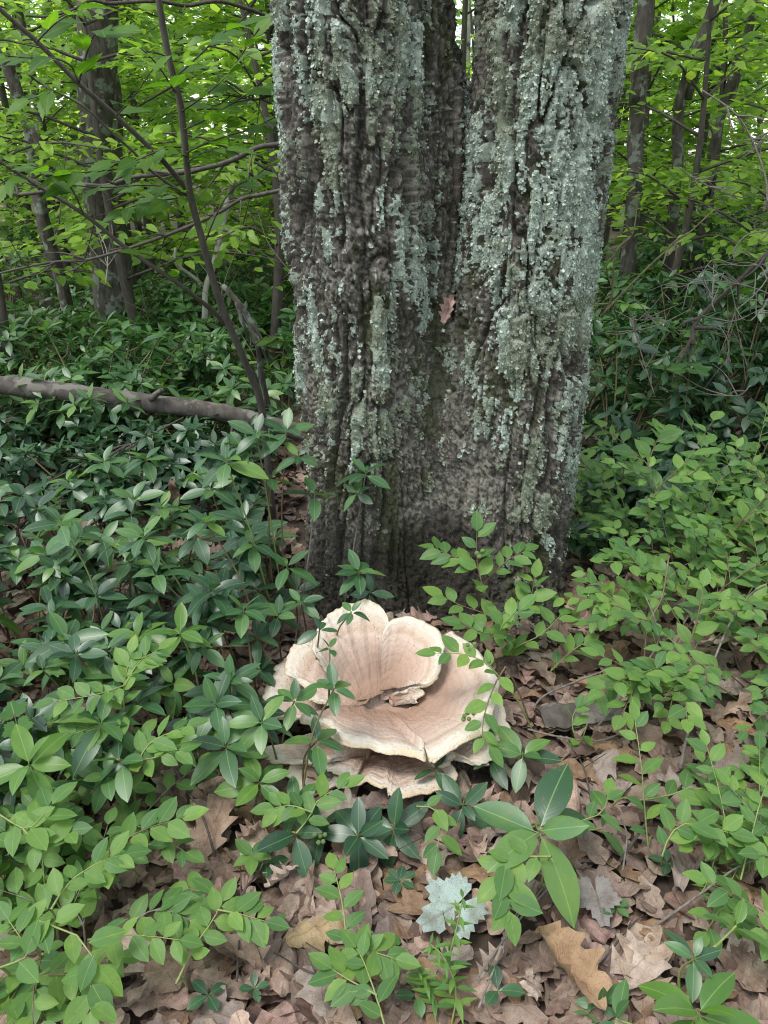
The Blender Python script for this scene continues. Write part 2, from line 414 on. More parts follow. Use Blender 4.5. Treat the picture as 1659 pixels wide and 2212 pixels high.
tag(obj('ground', mesh('ground', V, np.stack([a, a + ny, a + ny + 1, a + 1], 1), None, None, M_GROUND)), 'forest floor of dark soil under leaf litter', None, None, 'structure')

# ------------------------------------------------------------------ the double oak
TY = 2.46
def axisA(z): return -0.057 - 0.034 * np.clip(z - .65, 0, 9), TY - .03 + 0 * z, .208 - .006 * z
def axisC(z): return 0.103 - .115 * np.clip(z - 1.40, 0, 9) , TY + .085 + 0 * z, .157 - .002 * z
def axisB(z): return 0.428 + 0.024 * np.clip(z - .65, 0, 9), TY + .02 + 0 * z, .226 - .010 * z
def tree_sdf(P):
    x, y, z = P[..., 0], P[..., 1], P[..., 2]
    def one(ax, ph):
        cx, cy, r = ax(z); dx, dy = x - cx, y - cy
        th = np.arctan2(dy, dx); q = np.sqrt(dx * dx + dy * dy)
        r = r * (1 + .035 * np.sin(2 * th + ph + z) + .025 * np.sin(3 * th + 2 * ph - 1.3 * z))
        fl = np.exp(-np.clip(z + .02, 0, 9) / .13)
        fl2 = np.exp(-np.clip(z + .02, 0, 9) / .17) * np.clip(-dy / (q + 1e-6), 0, 1) ** 2 * np.exp(-((x - .26) / .2) ** 2)
        r = r + fl * (.055 + .05 * np.cos(3 * th + ph * 1.7)) + .08 * fl2
        return q - r
    a, b = one(axisA, .4), one(axisB, 2.1)
    c = one(axisC, 1.2); kc = .03; h = np.clip(.5 + .5 * (c - a) / kc, 0, 1); a = c + (a - c) * h - kc * h * (1 - h)
    k = np.interp(z, [0, .4, .8, .98, 1.05, 3], [.31, .25, .10, .022, .010, .010])
    h = np.clip(.5 + .5 * (b - a) / k, 0, 1)
    return b + (a - b) * h - k * h * (1 - h)
def surface_nets(sdf, lo, hi, step):
    n = [int((hi[i] - lo[i]) / step) + 1 for i in range(3)]
    ax = [lo[i] + step * np.arange(n[i], dtype=np.float32) for i in range(3)]
    S = np.zeros(n, bool)
    for k in range(0, n[2], 40):
        g = np.stack(np.meshgrid(ax[0], ax[1], ax[2][k:k + 40], indexing='ij'), -1); S[:, :, k:k + 40] = sdf(g) < 0
    c = np.zeros([m - 1 for m in n], np.int8)
    for a in (0, 1):
        for b in (0, 1):
            for d in (0, 1): c += S[a:n[0] - 1 + a, b:n[1] - 1 + b, d:n[2] - 1 + d]
    act = (c > 0) & (c < 8); idx = np.full(act.shape, -1, np.int32); ijk = np.argwhere(act); idx[act] = np.arange(len(ijk))
    P = (ijk + .5) * step + np.array(lo)
    F = []
    for d in range(3):
        e = [slice(None)] * 3; f = [slice(None)] * 3; e[d] = slice(0, -1); f[d] = slice(1, None)
        A, B = S[tuple(e)], S[tuple(f)]; ed = np.argwhere(A != B); inside = A[tuple(ed.T)]
        o1, o2 = [(1, 2), (2, 0), (0, 1)][d]
        ok = (ed[:, o1] > 0) & (ed[:, o2] > 0) & (ed[:, o1] < n[o1] - 1) & (ed[:, o2] < n[o2] - 1); ed, inside = ed[ok], inside[ok]
        q = []
        for s1, s2 in ((1, 1), (0, 1), (0, 0), (1, 0)):
            c2 = ed.copy(); c2[:, o1] -= s1; c2[:, o2] -= s2; q.append(idx[tuple(c2.T)])
        q = np.stack(q, 1); q[~inside] = q[~inside][:, ::-1]
        F.append(q[(q >= 0).all(1)])
    for _ in range(3):
        s = sdf(P); g = np.stack([(sdf(P + dv) - s) / 1e-3 for dv in np.eye(3) * 1e-3], 1)
        P = P - (s / ((g * g).sum(1) + 1e-6))[:, None] * g
    g /= np.linalg.norm(g, axis=1)[:, None]
    return P, np.vstack(F), g
P, F, N = surface_nets(tree_sdf, (-.54, TY - .5, -.06), (.96, TY + .42, 2.15), .0049)
front = N[:, 1] < .3
mid = np.exp(-((P[:, 0] - .21) / .18) ** 2) * sstep(1.0, .82, P[:, 2]) * (N[:, 1] < 0)
A = 1 - .72 * mid
w = fbm(P * np.array([5, 5, 2.2]), 2, 1)[:, None] * np.array([.55, .55, .9])
n1 = vn(P * np.array([21, 21, 3.6]) + w * 1.5, 3); n2 = vn(P * np.array([43, 43, 10]) + w * 2, 4); n3 = vn(P * np.array([70, 70, 55]), 6)
v1, v2, v3 = np.exp(-np.abs(n1 / .10) ** 1.4), np.exp(-np.abs(n2 / .11) ** 1.4), np.exp(-(n3 / .15) ** 2)
crumb = fbm(P * np.array([95, 95, 60]), 2, 9); fine = vn(P * 170, 12)
big = fbm(P * np.array([6, 6, 2.5]), 2, 20)
pl_ = np.tanh(n1 * 14) * .005 * A + np.tanh(n2 * 12) * .0035
h = A * (-.036 * v1 - .018 * v2 * (1 - .5 * v1)) - .006 * v3 * (.4 + A) + .0065 * crumb + .0022 * fine + .010 * big + pl_
# lichen crust: on the plates, thinning out towards the wet foot and the smooth middle
lz = .98 * fbm(P * np.array([13, 13, 6]) + 5, 3, 31) + .62 * fbm(P * np.array([52, 52, 36]), 2, 33) + .42 * fine + .25 * np.tanh(n2 * 8)
cov = .02 + .28 * sstep(.45, 1.1, P[:, 2]) - .45 * mid * sstep(1.0, .5, P[:, 2]) - .65 * sstep(.5, .12, P[:, 2]) + .20 * sstep(.27, .45, P[:, 0]) \
      - .75 * np.exp(-((P[:, 0] - .19) / .06) ** 2) * (P[:, 2] > .9) - .25 * sstep(-.18, -.27, P[:, 0])
lich = sstep(.05, .28, lz + cov - .55 * v1 - .25 * v2)
gran = vn(P * 120, 44) * .5 + vn(P * 210, 45) * .5
h = h + lich * (.0032 + .0045 * gran)
crust = sstep(.15, .45, fine + .8 * fbm(P * 60, 2, 90) + .5 * fbm(P * 9, 2, 91) - .02 + .35 * mid) * sstep(.12, .4, P[:, 2])
hue = sstep(-.35, .35, fbm(P * 7, 2, 50) + .35 * fbm(P * 40, 1, 51) + .5 * sstep(.9, .3, P[:, 2]) - .2)
moss = sstep(.05, .4, fbm(P * np.array([11, 11, 4]), 3, 60) + .35 * np.exp(-((P[:, 0] - .155) / .07) ** 2) * sstep(.25, .6, P[:, 2]) * sstep(1.07, 1.0, P[:, 2]) + .12 * sstep(.7, .2, P[:, 2]) - .12 + .25 * v2)
wet = sstep(.0, .5, fbm(P * np.array([5, 5, 4]), 3, 70) * .5 + 1.15 * np.exp(-((P[:, 0] - .20) / .21) ** 2) * sstep(.52, .15, P[:, 2]) - .28)
pink = sstep(.32, .5, fbm(P * np.array([14, 14, 8]), 2, 80) + .3 * mid)
lich = lich * (1 - .8 * wet)
P = P + N * h[:, None]
def bark_mat():
    t = NT('oak_bark'); v = coords(t, False)
    st = t.n('Mapping', {0: v, 3: (1, 1, .3)}).outputs[0]
    f = t.noise(80, 8, st, .72); f2 = t.noise(300, 6, v, .78)
    c = t.ramp(f, [(.25, (.034, .030, .024)), (.5, (.095, .086, .073)), (.75, (.21, .195, .17))])
    c = t.mix(t.math('MULTIPLY', t.attr('pink'), .22), c, (.22, .17, .15))
    c = t.mix(t.math('MULTIPLY', t.attr('crust'), .75), c, t.ramp(f2, [(.3, (.19, .185, .15)), (.7, (.42, .40, .34))]))
    c = t.mix(t.math('MULTIPLY', t.attr('moss'), .65), c, t.ramp(f2, [(.3, (.040, .050, .014)), (.7, (.09, .105, .035))]))
    c = t.mix(t.math('MULTIPLY', t.attr('wet'), .85), c, t.ramp(f2, [(.3, (.018, .015, .012)), (.75, (.06, .052, .042))]))
    l = t.mix(t.attr('hue'), t.ramp(f2, [(.25, (.30, .38, .315)), (.7, (.58, .66, .57))]), t.ramp(f2, [(.25, (.155, .18, .125)), (.7, (.35, .385, .29))]))
    c = t.mix(t.n('MapRange', {'Value': t.math('ADD', t.attr('lichen'), t.math('MULTIPLY', t.math('SUBTRACT', f2, .5), 1.1)), 'From Min': .42, 'From Max': .58}).outputs[0], c, l)
    # scattered pale specks
    sp = t.n('MapRange', {'Value': t.noise(330, 2, v, .6), 'From Min': .66, 'From Max': .70}).outputs[0]
    c = t.mix(t.math('MULTIPLY', sp, .6), c, (.50, .54, .46))
    p = t.n('BsdfPrincipled', {'Base Color': c, 'Roughness': .92, 'Specular IOR Level': .25, 'Normal': t.bump(t.math('ADD', t.math('MULTIPLY', f, .8), f2), 1.0, .007)})
    return t.out(p.outputs[0])
M_BARK = bark_mat()
oak = empty('oak_tree', (.22, TY, 0), 'double-trunked oak with furrowed bark and pale mint lichen', 'tree')
org = np.array([.22, TY, 0])
me = mesh('trunk', P - org, F, None, {'lichen': lich, 'hue': hue, 'moss': moss, 'wet': wet, 'pink': pink, 'crust': crust * (1 - .8 * wet)}, M_BARK)
obj('trunk', me, oak)
print('oak verts', len(P))
# lichen lobes standing off the crust, as one mass
sel = np.where((lich > .5) & (P[:, 1] < TY + .1) & (P[:, 2] > .1))[0]
sel = np.random.choice(sel, 34000, replace=False)
def lichen_flakes():
    n = len(sel); k = 5
    nn = N[sel] + np.random.normal(0, .45, (n, 3)); nn /= np.linalg.norm(nn, axis=1)[:, None]
    t1 = np.cross(nn, np.random.normal(0, 1, (n, 3))); t1 /= np.linalg.norm(t1, axis=1)[:, None]; t2 = np.cross(nn, t1)
    s = np.random.uniform(.0012, .0036, n) * np.random.choice([1, 1, 1, 1.9], n)
    c = P[sel] + N[sel] * np.random.uniform(.0005, .003, n)[:, None]
    VV = [c - nn * .001]
    for q in range(4):
        a = q * math.pi / 2; r = s * np.random.uniform(.6, 1.3, n)
        VV.append(c + (t1 * math.cos(a) + t2 * math.sin(a)) * r[:, None] + nn * np.random.uniform(-.001, .0025, n)[:, None])
    V = np.stack(VV, 1).reshape(-1, 3); b = (np.arange(n) * 5)[:, None]
    F = np.vstack([b + np.array([[0, 1, 2, 2]])[:, :3] for _ in (0,)])
    T = np.concatenate([b + np.array([0, 1 + q, 1 + (q + 1) % 4])[None] for q in range(4)])
    return V, T, np.repeat(np.random.rand(n), 5), np.repeat(hue[sel], 5)
V, T, rr, hh = lichen_flakes()
t = NT('lichen'); r_ = t.attr('rnd')
c = t.mix(t.attr('hue'), t.ramp(r_, [(0, (.30, .38, .31)), (1, (.55, .63, .54))]), t.ramp(r_, [(0, (.17, .20, .14)), (1, (.33, .36, .27))]))
M_LICH = t.out(t.n('BsdfPrincipled', {'Base Color': c, 'Roughness': .95, 'Specular IOR Level': .2}).outputs[0])
tag(obj('lichen', mesh('lichen', V - org, T, None, {'rnd': rr, 'hue': hh}, M_LICH, False), oak), kind='stuff')

def ring_tube(pts, rad, sides, name, parent, mat, org, rough=.0, seed=0):
    V, F = tube(pts, rad, sides)
    if rough:
        ctr = spline(pts, 2)  # noqa
        n = fbm(V * np.array([9, 9, 2.0]), 3, seed); n2 = np.exp(-(vn(V * np.array([20, 20, 4]), seed + 2) / .2) ** 2)
        c = np.repeat(np.array([list(p) for p in pts]), sides, axis=0); m = len(c)
        d = V[:m] - c; V[:m] += d / (np.linalg.norm(d, axis=1)[:, None] + 1e-9) * (rough * (n[:m] - n2[:m]))[:, None]
    return obj(name, mesh(name, V - np.array(org), F, None, None, mat), parent)
def leaf_cloud(center, rad, n, size, shape='forest', matk='forest', flat=.5):
    out = []
    for _ in range(n):
        d = Vector((random.gauss(0, 1), random.gauss(0, 1), random.gauss(0, 1))).normalized() * U_(.15, 1) ** .5
        p = Vector(center) + Vector((d.x * rad[0], d.y * rad[1], d.z * rad[2]))
        a = U_(0, 6.283); dr = Vector((math.cos(a), math.sin(a), U_(-.5, .2)))
        up = Vector((U_(-flat, flat), U_(-flat, flat) - .35, 1))
        out.append((shape, random.randrange(len(SHAPE[shape])), frame(p, dr, up, size * U_(.7, 1.3))))
    return out
def add_mass(ls, name, root, matk):
    b = Matrix.Translation(-root.location)
    V, F, U = mass([(s, k, b @ M) for s, k, M in ls])
    return tag(obj(name, mesh(name, V, F, U, {'rnd': mass.rnd}, lmat(matk, True)), root), kind='stuff')
for ax in (axisA, axisB):      # the boles above the view
    zz = np.linspace(2.1, 10, 16); pts = [(ax(z)[0], ax(z)[1], z) for z in zz]
    ring_tube(pts, [max(.08, float(ax(z)[2]) * (1 - .06 * (z - 2.1))) for z in zz], 24, 'bole', oak, M_TRUNK, org, .02, 3)
    for k in range(5):
        z = 6.5 + k * .7; x0 = ax(z)[0]; a = k * 2.4 + (0 if ax is axisA else 1)
        pl = spline([(x0, TY, z), (x0 + 1.0 * math.cos(a), TY + 1.0 * math.sin(a), z + .6), (x0 + 2.2 * math.cos(a), TY + 2.2 * math.sin(a), z + .9)], 8)
        ring_tube(pl, np.linspace(.07, .015, 8), 8, 'limb', oak, M_TRUNK, org)
ls = []
for k in range(14):
    a = k * 2.4; ls += leaf_cloud((.22 + 2.0 * math.cos(a), TY + 2.0 * math.sin(a), 8.2 + (k % 5) * .6), (.9, .9, .5), 45, .16)
add_mass(ls, 'crown', oak, 'forest')

# ------------------------------------------------------------------ the fungus
def fungus_mat():
    t = NT('fungus_flesh'); uv = t.n('UVMap').outputs[0]; sp = t.n('SeparateXYZ', {0: uv}); v = coords(t)
    n = t.noise(9, 4, v); nf = t.noise(120, 4, v, .65)
    s = t.math('ADD', sp.outputs[1], t.math('MULTIPLY', t.math('SUBTRACT', n, .5), .30))
    c = t.ramp(s, [(.0, (.30, .19, .135)), (.30, (.38, .26, .20)), (.55, (.46, .34, .275)), (.68, (.53, .42, .35)), (.75, (.48, .36, .28)), (.83, (.55, .475, .40)), (.95, (.60, .55, .475)), (1.0, (.56, .46, .33))])
    band = t.math('SINE', t.math('MULTIPLY', s, 62.0), 0)
    bm = t.math('MULTIPLY', t.n('MapRange', {'Value': band, 'From Min': .2, 'From Max': 1.0}).outputs[0], t.math('MULTIPLY', t.noise(5, 2, v), .55))
    c = t.mix(bm, c, t.mix(1.0, c, (.84, .76, .66), 'MULTIPLY'))
    rad = t.n('CombineXYZ', {0: t.math('MULTIPLY', sp.outputs[0], 95.0), 1: t.math('MULTIPLY', sp.outputs[1], 9.0)}).outputs[0]
    rw = t.noise(1.0, 4, rad, .6)
    c = t.mix(t.math('MULTIPLY', rw, .12), c, t.mix(1.0, c, (.82, .76, .70), 'MULTIPLY'))
    wart = t.n('MapRange', {'Value': t.n('TexVoronoi', {'Vector': v, 'Scale': 95.0}).outputs['Distance'], 'From Min': .12, 'From Max': .22, 'To Min': 1, 'To Max': 0}).outputs[0]
    wm = t.math('MULTIPLY', wart, t.n('MapRange', {'Value': n, 'From Min': .45, 'From Max': .6}).outputs[0])
    c = t.mix(t.math('MULTIPLY', wm, .6), c, (.60, .52, .43))
    dirt = t.n('MapRange', {'Value': t.noise(22, 5, v, .7), 'From Min': .64, 'From Max': .74}).outputs[0]
    c = t.mix(t.math('MULTIPLY', dirt, .35), c, (.27, .20, .12))
    hole = t.n('MapRange', {'Value': t.n('TexVoronoi', {'Vector': v, 'Scale': 55.0}).outputs['Distance'], 'From Min': .05, 'From Max': .09, 'To Min': 1, 'To Max': 0}).outputs[0]
    hole = t.math('MULTIPLY', hole, t.n('MapRange', {'Value': t.noise(16, 2, v), 'From Min': .56, 'From Max': .6}).outputs[0])
    c = t.mix(t.math('MULTIPLY', hole, .85), c, (.06, .04, .028))
    c = t.mix(t.math('MULTIPLY', t.n('MapRange', {'Value': t.noise(300, 2, v), 'From Min': .62, 'From Max': .7}).outputs[0], .3), c, (.24, .17, .12))
    hgt = t.math('ADD', t.math('ADD', t.math('MULTIPLY', rw, .25), nf), t.math('ADD', t.math('MULTIPLY', band, .10), t.math('MULTIPLY', wm, .9)))
    p = t.n('BsdfPrincipled', {'Base Color': c, 'Roughness': .8, 'Specular IOR Level': .25, 'Normal': t.bump(hgt, .8, .005)})
    return t.out(p.outputs[0])
M_FUN = fungus_mat()
FC = G(850, 1545, .03); FC.z = 0
fungus = empty('bracket_fungus', FC, 'large cream and tan ruffled fungus growing at the oak foot', 'fungus')
def lobe(rim, root, power=1.25, lip=.012, thick=.045, nt=110, ns=34, droop=.010, seed=0, wav=.006, rag=.006):
    Rm = spline([G(*p) for p in rim], nt); Rt = spline([G(*p) for p in root], nt) if len(root) > 1 else np.repeat(np.array([list(G(*root[0]))]), nt, 0)
    tt = np.linspace(0, 1, nt)
    d = Rm - Rt; dn = np.linalg.norm(d[:, :2], axis=1)[:, None] + 1e-6
    e = vn(np.stack([tt * 16, 0 * tt + seed, 0 * tt], 1), seed) * rag + vn(np.stack([tt * 46, 0 * tt + seed, 0 * tt], 1), seed + 1) * rag * .55
    Rm = Rm.copy(); Rm[:, :2] += d[:, :2] / dn * e[:, None]
    S = np.concatenate([np.linspace(0, .86, ns - 14), np.linspace(.875, 1, 14)])
    top = np.zeros((ns, nt, 3))
    for i, s in enumerate(S):
        p = Rt * (1 - s) + Rm * s
        p[:, 2] = Rt[:, 2] + (Rm[:, 2] - Rt[:, 2]) * s ** power
        p[:, 2] += wav * s * np.sin(tt * 17 + seed * 2 + s * 2) + wav * .8 * s * vn(np.stack([tt * 7, 0 * tt + s * 3, 0 * tt + seed], 1), 5 + seed)
        if s > .86: p[:, 2] -= droop * ((s - .86) / .14) ** 2.2
        top[i] = p
    q = top.reshape(-1, 3)
    ss = np.repeat(S, nt); nz = .0035 * fbm(q * 26, 3, seed + 9) + .0016 * fbm(q * 110, 2, seed + 4) + .010 * (1 - ss) ** 1.5 * fbm(q * 34, 3, seed + 2)
    nz += .0009 * np.sin(ss * 40 + 3 * fbm(q * 9, 2, 3)) * sstep(.25, .5, ss)
    q[:, 2] += nz; top = q.reshape(ns, nt, 3)
    bot = top.copy()
    th = lip + (thick - lip) * (1 - S) ** 1.2
    edge = np.sqrt(np.clip(1 - ((S - .93) / .07).clip(0, 1) ** 2, 0, 1)) * .8 + .2
    bot[:, :, 2] -= (th * edge)[:, None]
    # round lip ring
    ring = (top[-1] + bot[-1]) / 2; out = (Rm - Rt); out[:, 2] = 0; out /= np.linalg.norm(out, axis=1)[:, None] + 1e-6
    ring = ring + out * lip * .38
    rings = [top[i] for i in range(ns)] + [ring] + [bot[i] for i in range(ns - 1, -1, -1)]
    sv = list(S) + [1.0] + [.55 + .4 * s for s in S[::-1]]
    V = np.vstack(rings); m = len(rings)
    a, b = np.meshgrid(np.arange(m - 1), np.arange(nt - 1), indexing='ij'); a0 = (a * nt + b).ravel()
    F = np.stack([a0, a0 + 1, a0 + nt + 1, a0 + nt], 1)
    # close the two side edges
    side = []
    for j in (0, nt - 1):
        for i in range(ns - 1):
            q4 = (i * nt + j, (i + 1) * nt + j, (m - 2 - i) * nt + j, (m - 1 - i) * nt + j); side.append(q4 if j == 0 else q4[::-1])
    F = np.vstack([F, np.array(side)])
    UVs = np.stack([np.tile(tt, m) * nt / 110 + seed, np.repeat(np.array(sv), nt)], 1)
    me = mesh('cap_lobe', V - np.array(FC), F[:, ::-1], UVs, None, M_FUN)
    return obj('cap_lobe', me, fungus)
# upper rosette
lobe([(838, 1385, .205), (838, 1330, .262), (806, 1296, .280), (788, 1291, .284), (752, 1302, .282), (715, 1318, .272), (686, 1350, .258), (674, 1398, .235), (700, 1440, .19)],
     [(835, 1490, .105), (800, 1510, .10), (770, 1515, .105)], 1.15, .010, .04, droop=.006, seed=1, rag=.007, wav=.0025)
lobe([(822, 1430, .165), (826, 1365, .232), (845, 1331, .262), (880, 1321, .268), (920, 1334, .258), (949, 1362, .243), (961, 1398, .222), (954, 1435, .192), (940, 1462, .166), (915, 1475, .150), (882, 1467, .140), (856, 1466, .128)],
     [(822, 1488, .115), (838, 1486, .115), (850, 1488, .11)], 1.1, .011, .035, droop=.014, seed=2, rag=.005, wav=.0025)
lobe([(930, 1392, .165), (958, 1366, .195), (985, 1357, .207), (1020, 1376, .208), (1057, 1420, .200), (1078, 1465, .190), (1073, 1522, .178), (1046, 1570, .172), (990, 1604, .168), (940, 1622, .165), (925, 1620, .165), (919, 1596, .163), (913, 1622, .163), (870, 1625, .16), (820, 1618, .16), (770, 1602, .16), (722, 1576, .163), (690, 1562, .167), (672, 1548, .17), (652, 1538, .172)],
     [(885, 1470, .105), (905, 1490, .098), (905, 1512, .088), (885, 1530, .08), (850, 1535, .08), (800, 1530, .088), (750, 1527, .11), (715, 1528, .13)], 1.2, .013, .032, nt=240, droop=.020, seed=3, wav=.007, rag=.010)
lobe([(708, 1392, .212), (690, 1378, .218), (660, 1380, .214), (632, 1386, .205), (620, 1418, .190), (622, 1450, .174), (643, 1466, .166), (656, 1482, .160), (668, 1505, .150), (705, 1522, .132)],
     [(800, 1500, .105), (795, 1515, .10), (780, 1522, .10)], 1.15, .010, .035, droop=.010, seed=4, rag=.007, wav=.003)
lobe([(650, 1400, .150), (612, 1418, .142), (586, 1455, .130), (571, 1500, .118), (572, 1530, .108), (600, 1545, .10), (640, 1550, .095)],
     [(770, 1520, .07), (765, 1530, .065), (760, 1540, .06)], 1.1, .011, .03, seed=5, rag=.008)
def lobe_up(rim, root, *a, **k): return lobe([(u, v, z + .024) for u, v, z in rim], [(u, v, z + .012) for u, v, z in root], *a, **k)
# lower tiers
lobe_up([(1060, 1510, .115), (1093, 1540, .105), (1094, 1580, .10), (1068, 1600, .096), (1078, 1615, .092), (1050, 1635, .088), (1030, 1648, .084), (1005, 1634, .082), (980, 1632, .08), (950, 1655, .075)],
     [(930, 1590, .07), (915, 1605, .065), (900, 1620, .06)], 1.1, .010, .03, droop=.008, seed=6, rag=.008)
lobe_up([(988, 1655, .062), (986, 1676, .058), (978, 1692, .054), (930, 1704, .05), (885, 1716, .048), (850, 1722, .047), (838, 1716, .05), (834, 1694, .055), (822, 1682, .058), (790, 1683, .056), (755, 1690, .052), (722, 1698, .048), (705, 1692, .05), (690, 1702, .046), (668, 1694, .048), (655, 1704, .045), (628, 1692, .05), (614, 1672, .054), (640, 1648, .06)],
     [(880, 1612, .035), (850, 1625, .03), (800, 1628, .03), (760, 1615, .035)], 1.0, .013, .035, nt=200, droop=.006, seed=7, wav=.006, rag=.012)
lobe_up([(740, 1585, .105), (690, 1580, .105), (640, 1588, .10), (600, 1600, .093), (572, 1612, .088), (576, 1630, .084), (600, 1642, .08), (640, 1648, .076), (690, 1648, .075)],
     [(790, 1600, .065), (780, 1612, .06), (770, 1620, .055)], 1.0, .009, .025, seed=8, rag=.009)
lobe_up([(745, 1600, .105), (728, 1612, .10), (722, 1630, .094), (706, 1642, .088), (690, 1636, .086), (686, 1650, .08), (712, 1662, .075), (745, 1668, .07), (772, 1664, .068)],
     [(800, 1610, .065), (795, 1622, .06), (790, 1630, .055)], 1.0, .009, .022, seed=9, rag=.008, nt=70)
lobe([(862, 1495, .118), (885, 1488, .122), (912, 1490, .124), (916, 1500, .118), (898, 1508, .112), (890, 1512, .106)],
     [(840, 1500, .095), (842, 1506, .092), (848, 1512, .088)], 1.0, .006, .02, nt=50, ns=26, droop=.003, seed=10, rag=.006)
# the thick stalk between the tiers
th = np.linspace(0, 2 * math.pi, 64, endpoint=False); rows = []
for z, r in ((-.04, .15), (.0, .13), (.02, .115), (.04, .10), (.05, .09), (.058, .08), (.062, .07), (.065, .05), (.066, .03), (.067, .004)):
    c0 = G(845, 1560, .06); rr = r * (1 + .12 * np.sin(3 * th + z * 20) + .07 * np.sin(7 * th))
    rows.append(np.stack([c0.x + rr * np.cos(th) * 1.15, c0.y + .01 + rr * np.sin(th), z + 0 * th], 1))
V = np.vstack(rows); V[:, :2] += .006 * fbm(V * 30, 3, 4)[:, None]
k = np.arange(64); F = np.vstack([np.stack([i * 64 + k, i * 64 + (k + 1) % 64, (i + 1) * 64 + (k + 1) % 64, (i + 1) * 64 + k], 1) for i in range(len(rows) - 1)])
obj('stalk', mesh('stalk', V - np.array(FC), F, np.stack([np.tile(th / 6.28, len(rows)), np.full(len(V), .35)], 1), None, M_FUN), fungus)

# ------------------------------------------------------------------ forest behind: tall trunks
def trunk_tree(name, label, cat, uvs, y, wpx, mat, group=None, top=None, crown=True, seed=0, rough=.015):
    """a trunk through the given view points at distance y, run down to the ground and up beyond the view"""
    pts = [PY(u, v, y) for u, v in uvs]
    lo, nx = pts[-1], pts[-2]
    d = (lo - nx).normalized(); g = gz(lo.x, y)
    if lo.z > g: pts.append(Vector((lo.x + d.x / max(.3, -d.z) * (lo.z - g) * .5, y, g - .1)))
    hi = pts[0]; d = (pts[0] - pts[1]).normalized(); H = top or 9.0
    pts = [hi + Vector((d.x * (H - hi.z) * .8, d.y, H - hi.z))] + pts
    S = spline(pts[::-1], 40); r = px(hi, wpx) * .5
    zz = S[:, 2]; rad = r * (1.12 - .05 * (zz - zz[0])) * (1 + .25 * np.exp(-(zz - zz[0]) / .25))
    rad = np.clip(rad, r * .3, None)
    base = Vector(S[0]); base.z = gz(base.x, y)
    root = empty(name, base, label, cat, group)
    ring_tube(S, rad, 18, 'trunk', root, mat, base, min(rough, r * .25), seed)
    if crown:
        tp = Vector(S[-1]); ls = []
        for k in range(4):
            a = k * 1.7 + seed; e = tp + Vector((1.6 * math.cos(a), 1.6 * math.sin(a), .5))
            ring_tube(spline([tp - Vector((0, 0, 1.2 - .2 * k)), tp * .5 + e * .5, e], 6), np.linspace(r * .4, .012, 6), 6, 'limb', root, mat, base)
            ls += leaf_cloud(e, (1.1, 1.1, .5), 35, .14)
        add_mass(ls, 'crown', root, 'forest')
    return root
TR = 'tall trees standing behind the double oak'
trunk_tree('tall_tree', 'thick dark grey trunk with lichen behind the chestnut sapling', 'tree', [(210, 0), (212, 130), (218, 290), (226, 420)], 5.4, 92, M_TRUNK, seed=1, rough=.03)
trunk_tree('tall_tree', 'slender dark leaning trunk rising from the laurel thicket beside pale trunks', 'tree', [(30, 180), (62, 260), (85, 430), (112, 540), (140, 640)], 5.6, 26, M_TRUNK, seed=2)
trunk_tree('tall_tree', 'straight mottled trunk seen beside the lichened bole', 'tree', [(1396, 0), (1388, 90), (1380, 200), (1372, 340), (1368, 430)], 5.4, 36, M_TRUNK, seed=3, rough=.02)
trunk_tree('tall_tree', 'crooked dark trunk leaning outward above the tangled laurel', 'tree', [(1545, 0), (1522, 70), (1490, 150), (1466, 240), (1462, 380)], 5.6, 26, M_TRUNK, seed=4, rough=.03)
trunk_tree('tall_tree', 'thin dark trunk slanting over the tangled laurel', 'tree', [(1635, 0), (1606, 100), (1575, 190), (1540, 320), (1530, 400)], 5.8, 18, M_TRUNK, seed=5)
trunk_tree('tall_tree', 'pale smooth trunk far behind the slanting trunk', 'tree', [(1552, 0), (1546, 80), (1540, 180), (1536, 330)], 15, 34, M_BIRCH, seed=6)
trunk_tree('tall_tree', 'thin pale trunk seen through the gap between the two boles', 'tree', [(1013, 0), (1011, 90), (1010, 200), (1010, 330)], 13, 13, M_BIRCH, seed=7)
for i, (u, v0, lean, w, y) in enumerate([(168, 470, 18, 18, 11), (196, 470, 10, 20, 12), (250, 480, -6, 26, 13), (300, 440, 12, 14, 10), (392, 430, 4, 16, 12), (620, 380, 0, 40, 14), (575, 420, -6, 22, 16), (20, 460, -14, 16, 14), (1420, 120, 6, 18, 17), (1610, 60, 4, 26, 16), (1640, 250, -4, 14, 12), (110, 130, 8, 22, 14), (330, 80, -10, 16, 15), (470, 130, 5, 15, 17), (1330, 60, 0, 14, 16), (1480, 40, -2, 12, 20), (60, 60, 3, 16, 20), (540, 40, -4, 14, 20)]):
    trunk_tree('forest_tree', 'dim slender forest trunk among the bright leaves behind the laurel thicket', 'tree', [(u - lean, 0), (u - lean * .5, 250), (u, 500)], y, w, M_TRUNK, 'dim forest trunks far behind', top=8, crown=(i % 3 == 0), seed=10 + i)

MARKS = {'the thick grey trunk': PY(212, 130, 5.4), 'the slender dark leaning trunk': PY(100, 480, 5.6), 'the pale birch stem': PY(450, 600, 5.1), 'the chestnut sapling': PY(560, 880, 2.95), 'the fallen log': PY(150, 845, 3.5), 'the double oak': Vector((.2, TY, 0)), 'the straight mottled trunk': PY(1385, 200, 5.4), 'the crooked leaning trunk': PY(1480, 250, 5.6), 'the thin slanting trunk': PY(1560, 250, 5.8), 'the pale far trunk': PY(1545, 80, 15), 'the bare grey branch': PY(1585, 620, 3.4), 'the tan fungus': FC, 'the bark chip': G(1250, 1540, .05), 'the pale maple leaf': G(940, 1985, .05), 'the bent grey stem': G(1560, 1380, .2), 'the bowed dead stem': G(150, 1805, .1)}
def near(x, y): return min(MARKS, key=lambda k: (MARKS[k].x - x) ** 2 + (MARKS[k].y - y) ** 2)
